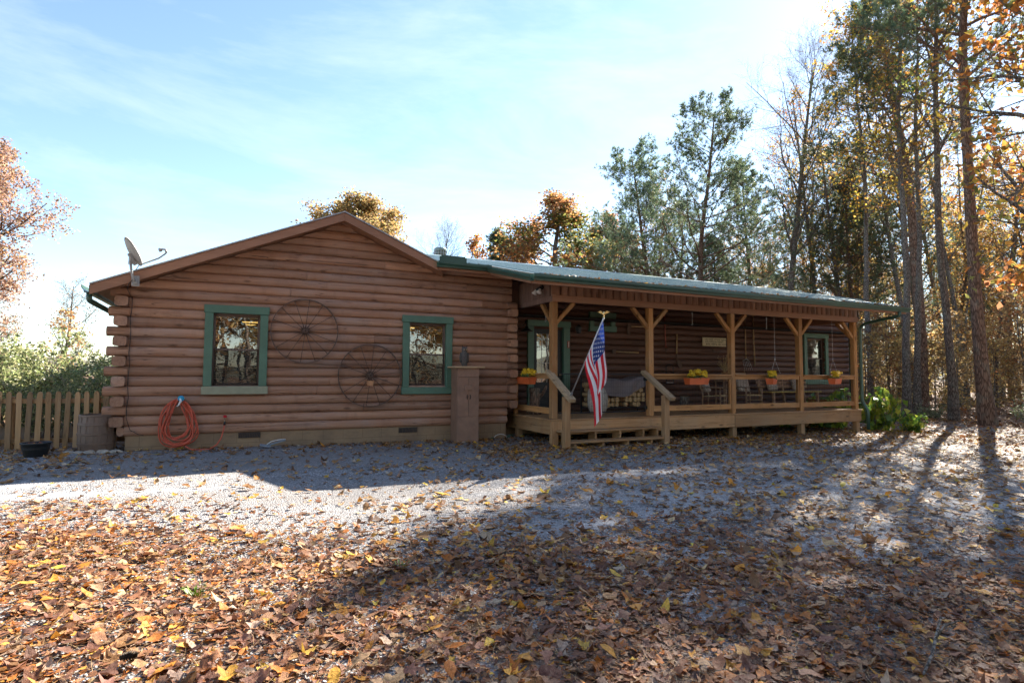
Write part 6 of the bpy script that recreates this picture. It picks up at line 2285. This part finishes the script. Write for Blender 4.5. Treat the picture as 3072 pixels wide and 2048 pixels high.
def make_leaves(rg, X, Y, Z, size, n, big=False, cols=None):
    """one array mesh of curled leaves; n ring points each"""
    m = len(X)
    kinds = rg.choice(5, m, p=[0.42, 0.18, 0.14, 0.12, 0.14])
    outl = np.stack([leaf_outline(k, n) for k in range(5)])
    R = outl[kinds]                                       # m,n,2
    R = R * rg.uniform(0.85, 1.15, (m, n, 1))
    inner = R * 0.5
    ctr = np.zeros((m, 1, 2))
    P2 = np.concatenate([ctr, inner, R], 1)               # m,1+2n,2
    s = size[:, None, None]
    x, y = P2[..., 0], P2[..., 1]
    curl = rg.uniform(-0.4, 1.15, (m, 1))
    ca = rg.uniform(0, 6.28, (m, 1))
    q = x * np.cos(ca) + y * np.sin(ca)
    zz = curl * q * q * 0.6 + rg.uniform(-0.3, 0.5, (m, 1)) * (x * x + y * y) * 0.5 + rg.normal(0, 0.11, x.shape) * np.sqrt(x * x + y * y)
    P3 = np.stack([x, y, zz], -1) * s * 0.5
    # tilt and turn
    az = rg.uniform(0, 6.28, m)
    tx = rg.normal(0, 0.2 if not big else 0.24, m)
    ty = rg.normal(0, 0.2 if not big else 0.24, m)
    cx, sx, cy2, sy2, cz, sz = np.cos(tx), np.sin(tx), np.cos(ty), np.sin(ty), np.cos(az), np.sin(az)
    px, py, pz = P3[..., 0], P3[..., 1], P3[..., 2]
    py, pz = py * cx[:, None] - pz * sx[:, None], py * sx[:, None] + pz * cx[:, None]
    px, pz = px * cy2[:, None] + pz * sy2[:, None], -px * sy2[:, None] + pz * cy2[:, None]
    px, py = px * cz[:, None] - py * sz[:, None], px * sz[:, None] + py * cz[:, None]
    pz = pz - pz.min(1, keepdims=True)
    W_ = np.stack([px + X[:, None], py + Y[:, None], pz + Z[:, None]], -1)
    k = 1 + 2 * n
    i = np.arange(n)
    j = (i + 1) % n
    tri = np.stack([np.zeros(n, int), 1 + i, 1 + j], 1)
    quad = np.stack([1 + i, 1 + n + i, 1 + n + j, 1 + j], 1)
    base = (np.arange(m) * k)[:, None, None]
    T = (tri[None] + base).reshape(-1, 3)
    Q = (quad[None] + base).reshape(-1, 4)
    if cols is None:
        ci = rg.choice(len(LCOL), m, p=LW / LW.sum())
        cols = np.clip(LCOL[ci] * (1 + rg.normal(0, 0.18, (m, 1))), 0.01, 0.9)
    C = np.repeat(cols[:, None, :], k, 1)
    C[:, 0, :] *= 0.8
    C[:, 1 + n:, :] *= rg.uniform(0.75, 1.15, (m, n, 1))
    return W_.reshape(-1, 3), T, Q, np.clip(C.reshape(-1, 3), 0.01, 0.95), (k, kinds)


def vgz(X, Y):
    return np.array([gz(a, b) for a, b in zip(X, Y)])


rgl = np.random.default_rng(99)


def clump(X, Y, s, ph):
    return 0.5 + 0.25 * np.sin(X * s + ph) + 0.25 * np.sin(Y * s * 1.3 + 2 * ph + X * 0.7 * s)


def in_view(X, Y, marg=0.06):
    dx, dy = X - 1.808, Y + 12.338
    f = dx * 0.43 + dy * 0.903
    r = dx * 0.903 - dy * 0.43
    return (f > 1.9) & (np.abs(r / np.maximum(f, 0.1)) < 0.897 + marg)


def scatter(num, x0, x1, y0, y1, dens):
    X = rgl.uniform(x0, x1, num)
    Y = rgl.uniform(y0, y1, num)
    keep = (rgl.random(num) < dens(X, Y)) & in_view(X, Y)
    return X[keep], Y[keep]


def house_free(X, Y):
    a = (X > -0.1) & (X < 7.6) & (Y > -0.03)
    b = (X > 7.55) & (Y > 0.5) & (X < 21.3)
    return ~(a | b)


# foreground: dense
def d_front(X, Y):
    depth = (X - 1.808) * 0.43 + (Y + 12.338) * 0.903
    side = (X - 1.808) * 0.903 - (Y + 12.338) * 0.43
    lim = 4.35 + 0.5 * np.clip(side / 1.2, 0, 1) + 0.3 * np.sin(side * 1.1) + 0.6 * (clump(X, Y, 1.6, 1.0) - 0.5) + 0.35 * np.clip(-side / 1.5, 0, 1.6)
    return np.clip(1.12 - (depth - lim * 0.75) / 2.7 + 0.22 * (clump(X, Y, 3.1, 0.9) - 0.5), 0.04, 1) ** 1.2 * np.clip(0.45 + 0.75 * clump(X, Y, 2.3, 0.4) + np.clip((4.6 - depth) / 1.6, 0, 0.6), 0, 1)


Xf, Yf = scatter(104000, -3.5, 9, -11, -4.4, d_front)
# on the gravel: scattered
def d_mid(X, Y):
    wall = np.exp(-np.clip(-0.05 - Y, 0, 9) / 0.45) * (X < 7.6)
    porch = np.exp(-np.abs(Y + 2.2) / 0.9) * (X > 6.0) * (X < 21)
    far = np.clip((X - 9) / 10, 0, 1)
    near = np.clip((-5.3 - Y) / 2.5, 0, 1)
    lit = 0.55 * clump(X, Y, 1.3, 2.2) ** 2
    return np.clip(0.10 + 0.12 * np.clip((X - 3) / 4, 0, 1) + 0.85 * wall * (0.35 + 0.65 * np.clip(X / 6, 0, 1)) + 0.9 * porch + 0.35 * far * clump(X, Y, 0.9, 3) + 0.55 * near * clump(X, Y, 1.7, 1.5) + 0.25 * lit, 0, 1)


Xm, Ym = scatter(70000, -6, 26, -9.5, 0.6, d_mid)
k_ = house_free(Xm, Ym)
Xm, Ym = Xm[k_], Ym[k_]
# forest floor and far ground
Xr, Yr = scatter(20000, 18, 46, -8, 26, lambda X, Y: np.where((X > 21.5) | (Y < -3), 0.75, 0.2))
k_ = house_free(Xr, Yr)
Xr, Yr = Xr[k_], Yr[k_]
Xq, Yq = scatter(2600, -6, 0, -3, 2.2, lambda X, Y: 0.3 + 0.7 * np.exp(-np.abs(Y - 0.3)))

szf = rgl.lognormal(math.log(0.046), 0.48, len(Xf)).clip(0.016, 0.115)
dep = (Xf - 1.808) * 0.43 + (Yf + 12.338) * 0.903
app = szf / dep
order = np.argsort(-app)
big = order[:300]
rest = order[300:]
zf = vgz(Xf, Yf) + rgl.uniform(0.0, 0.022, len(Xf))
# the 300 that show largest, one by one
ci = rgl.choice(len(LCOL), 300, p=LW / LW.sum())
NAMES = {0: ('dark brown', 0), 1: ('brown', 1), 2: ('light brown', 2), 3: ('tan', 3), 4: ('purplish brown', 4), 5: ('very dark brown', 5), 6: ('orange', 6), 7: ('golden orange', 7), 8: ('yellow', 8), 9: ('grey brown', 9)}
cb_ = np.clip(LCOL[ci] * (1 + rgl.normal(0, 0.12, (300, 1))), 0.01, 0.9)
W_, T_, Q_, C_l, (kk, lk) = make_leaves(rgl, np.zeros(300), np.zeros(300), np.zeros(300), szf[big] * 1.12, 16, True, cb_)
W_ = W_.reshape(300, kk, 3)
C_l = C_l.reshape(300, kk, 3)
nring = 16
for i in range(300):
    me = np_mesh('fallen_leaf', W_[i], [T_[:nring], Q_[:nring]], C_l[i], smooth=False)
    me.materials.append(M['litter'])
    o = D.objects.new('fallen_leaf', me)
    b = big[i]
    o.location = (Xf[b], Yf[b], zf[b] + 0.012)
    nm = NAMES[int(ci[i])][0]
    sd_ = ((Xf[b] - 1.808) * 0.903 - (Yf[b] + 12.338) * 0.43) / dep[b]
    wh = 'far left' if sd_ < -0.5 else 'left' if sd_ < -0.17 else 'middle' if sd_ < 0.17 else 'right' if sd_ < 0.5 else 'far right'
    rw = 'bottom edge' if dep[b] < 2.9 else 'near bottom' if dep[b] < 3.5 else 'slightly back' if dep[b] < 4.3 else 'well back'
    tag(o, ['lobed ', 'broad ', 'oval ', 'wavy ', 'torn '][lk[i]] + nm + ' fallen leaf, ' + wh + ' foreground, ' + rw, 'leaf', 'large ' + nm + ' fallen leaves')
    COL.objects.link(o)

V1, T1, Q1, C1, _ = make_leaves(rgl, Xf[rest], Yf[rest], zf[rest], szf[rest], 8)
me = np_mesh('leaf_litter', V1, [T1, Q1], C1)
o = part('leaf_litter', me, M['litter'])
o['kind'] = 'stuff'
o['label'] = 'thick brown leaf litter covering the foreground'
Xa, Ya = np.concatenate([Xm, Xq]), np.concatenate([Ym, Yq])
za = vgz(Xa, Ya) + 0.003 + rgl.uniform(0, 0.012, len(Xa))
sa_ = rgl.lognormal(math.log(0.085), 0.34, len(Xa)).clip(0.04, 0.19)
V1, T1, Q1, C1, _ = make_leaves(rgl, Xa, Ya, za, sa_, 8)
me = np_mesh('scattered_leaves', V1, [T1, Q1], C1)
o = part('scattered_leaves', me, M['litter'])
o['kind'] = 'stuff'
o['label'] = 'brown and orange leaves scattered over the grey gravel drive'
zr_ = vgz(Xr, Yr) + 0.003 + rgl.uniform(0, 0.03, len(Xr))
V1, T1, Q1, C1, _ = make_leaves(rgl, Xr, Yr, zr_, rgl.uniform(0.10, 0.2, len(Xr)), 6)
me = np_mesh('forest_floor_leaves', V1, [T1, Q1], C1)
o = part('forest_floor_leaves', me, M['litter'])
o['kind'] = 'stuff'
o['label'] = 'fallen leaves carpeting the floor of the wood'
Xs, Ys = scatter(60000, -2.5, 9, -11, -6.3, d_front)
zs_ = vgz(Xs, Ys) + rgl.uniform(0.0, 0.012, len(Xs))
V1, T1, Q1, C1, _ = make_leaves(rgl, Xs, Ys, zs_, rgl.uniform(0.010, 0.028, len(Xs)), 4)
me = np_mesh('leaf_crumbs', V1, [T1, Q1], C1)
o = part('leaf_crumbs', me, M['litter'])
o['kind'] = 'stuff'
o['label'] = 'broken leaf crumbs between the foreground leaves'
# leaves caught along the gutter and roof edge
Xg = rgl.uniform(BX_ + 0.2, XPORCH - 0.1, 520)
Yg = EAVE_Y + np.abs(rgl.normal(0, 0.10, 520)) - 0.09
zg_ = EAVE_Z + MAIN_P * np.maximum(0, Yg - EAVE_Y) + 0.004 - 0.02 * (Yg < EAVE_Y)
V1, T1, Q1, C1, _ = make_leaves(rgl, Xg, Yg, zg_, rgl.uniform(0.05, 0.11, 520), 8)
me = np_mesh('roof_edge_leaves', V1, [T1, Q1], C1)
o = part('roof_edge_leaves', me, M['litter'])
o['kind'] = 'stuff'
o['label'] = 'dead leaves caught along the edge of the porch roof'
# leaves in the tub
Xt, Yt = -1.2 + rgl.normal(0, 0.07, 60), -0.33 + rgl.normal(0, 0.07, 60)
V1, T1, Q1, C1, _ = make_leaves(rgl, Xt, Yt, np.full(60, -0.055), rgl.uniform(0.06, 0.10, 60), 8)
me = np_mesh('tub_leaves', V1, [T1, Q1], C1)
o = part('tub_leaves', me, M['litter'])
o['kind'] = 'stuff'
o['label'] = 'dead leaves filling the black tub'


def straw(num, dens, x0, x1, y0, y1):
    X, Y = scatter(num, x0, x1, y0, y1, dens)
    m = len(X)
    Z = vgz(X, Y) + rgl.uniform(0.002, 0.03, m)
    a = rgl.uniform(0, 6.28, m)
    L_ = rgl.uniform(0.06, 0.15, m)
    t = np.stack([np.cos(a), np.sin(a), rgl.normal(0, 0.18, m)], 1)
    s = np.stack([-np.sin(a), np.cos(a), np.zeros(m)], 1) * 0.0011
    bend = s / 0.0011 * (rgl.normal(0, 0.2, m) * L_)[:, None]
    p = np.stack([X, Y, Z], 1)
    p1 = p + t * (L_ * 0.5)[:, None] + bend * 0.5
    p2 = p + t * L_[:, None]
    V = np.stack([p - s, p + s, p1 - s, p1 + s, p2], 1).reshape(-1, 3)
    b = np.arange(m)[:, None] * 5
    Q = b + np.array([[0, 1, 3, 2]])
    T = b + np.array([[2, 3, 4]])
    c = palette(rgl, m, [(0.38, 0.24, 0.12), (0.28, 0.16, 0.08), (0.46, 0.34, 0.20)], [2, 2, 1])
    return np_mesh('pine_straw', V, [T, Q], np.repeat(c, 5, 0))


o = part('pine_straw', straw(26000, d_front, -2, 8, -11, -6.5), M['straw2'])
o['kind'] = 'stuff'
o['label'] = 'fallen pine needles and dry grass between the foreground leaves'

# green grass tuft, pine cone and stick
def tuft(x, y, num, ln, label):
    t = thing('grass_tuft', label, 'grass', (x, y, gz(x, y)))
    mb = MB()
    for i in range(num):
        a = rnd.uniform(0, 6.28)
        r = rnd.uniform(0, 0.06)
        b = Vector((x + r * math.cos(a), y + r * math.sin(a), gz(x, y)))
        d = Vector((math.cos(a) * rnd.uniform(0.2, 1.0), math.sin(a) * rnd.uniform(0.2, 1.0), 1)).normalized()
        s = Vector((-math.sin(a), math.cos(a), 0)) * 0.003
        l_ = ln * rnd.uniform(0.6, 1.2)
        m_ = b + d * l_ * 0.6
        e = m_ + Vector((d.x, d.y, d.z * 0.3)) * l_ * 0.5
        mb.quad(tuple(b - s), tuple(b + s), tuple(m_ + s * 0.8), tuple(m_ - s * 0.8))
        mb.quad(tuple(m_ - s * 0.8), tuple(m_ + s * 0.8), tuple(e))
    part('blades', mb, M['grassblade'], t)


M['grassblade'] = plain('green_grass', (0.16, 0.26, 0.03), 0.5, var=0.4, scale=30)
tuft(1.60, -8.07, 60, 0.10, 'bright green grass tuft in the sunlit leaves at left')
tuft(2.95, -8.05, 24, 0.08, 'small green grass tuft in the shaded leaves near the middle')
pc = thing('pine_cone', 'dark pine cone among the foreground leaves at lower left', 'pine cone', (1.36, -8.95, gz(1.36, -8.95) + 0.03))
pm = MB()
for i in range(70):
    f = i / 70
    a = i * 2.399
    r = 0.028 * math.sin(PI * (0.12 + 0.83 * f))
    c0 = Vector((1.36 + (f - 0.5) * 0.075, -8.95, gz(1.36, -8.95) + 0.06))
    d = Vector((0.45, math.cos(a), math.sin(a))).normalized()
    s = d.cross(Vector((1, 0, 0))).normalized() * 0.007
    q = c0 + d * r
    pm.quad(tuple(c0 + s), tuple(c0 - s), tuple(q - s * 1.3), tuple(q + d * 0.005), tuple(q + s * 1.3))
part('scales', pm, M['bark_dark'], pc)
sk_ = thing('fallen_stick', 'thin grey forked stick on the leaves at the lower right corner', 'stick', (5.2, -10.5, gz(5.2, -10.5)))
zb = gz(5.2, -10.5) + 0.06
part('stick_stem', MB().tube([(4.85, -10.62, zb - 0.02), (5.05, -10.55, zb), (5.22, -10.48, zb + 0.03), (5.38, -10.42, zb + 0.08)], [0.006, 0.008, 0.008, 0.006], 6), M['bark_grey'], sk_, True)
part('stick_twig', MB().tube([(5.2, -10.49, zb + 0.03), (5.26, -10.50, zb + 0.09), (5.35, -10.53, zb + 0.11)], [0.006, 0.005, 0.003], 6), M['bark_grey'], sk_, True)


# ------------------------------------------------------------------ tell look-alikes apart by their order
bylab = {}
for o in SC.objects:
    if o.parent is None and 'label' in o and 'group' in o and 'reflect' not in o['group'] and 'firewood' not in o['group']:
        bylab.setdefault(o['label'], []).append(o)
ORD = ['first', 'second', 'third', 'fourth', 'fifth', 'sixth', 'seventh', 'eighth', 'ninth', 'tenth', 'eleventh', 'twelfth', 'thirteenth', 'fourteenth', 'fifteenth', 'sixteenth']
for lab, obs in bylab.items():
    if 1 < len(obs) <= 16:
        def side(o):
            dx, dy = o.location.x - 1.808, o.location.y + 12.338
            return (dx * 0.903 - dy * 0.43) / max(0.1, dx * 0.43 + dy * 0.903)
        obs.sort(key=side)
        for i, o in enumerate(obs):
            w_ = ('leftmost' if i == 0 else 'rightmost' if i == len(obs) - 1 else ORD[i] + ' from left')
            o['label'] = (w_ + ' ' + lab)
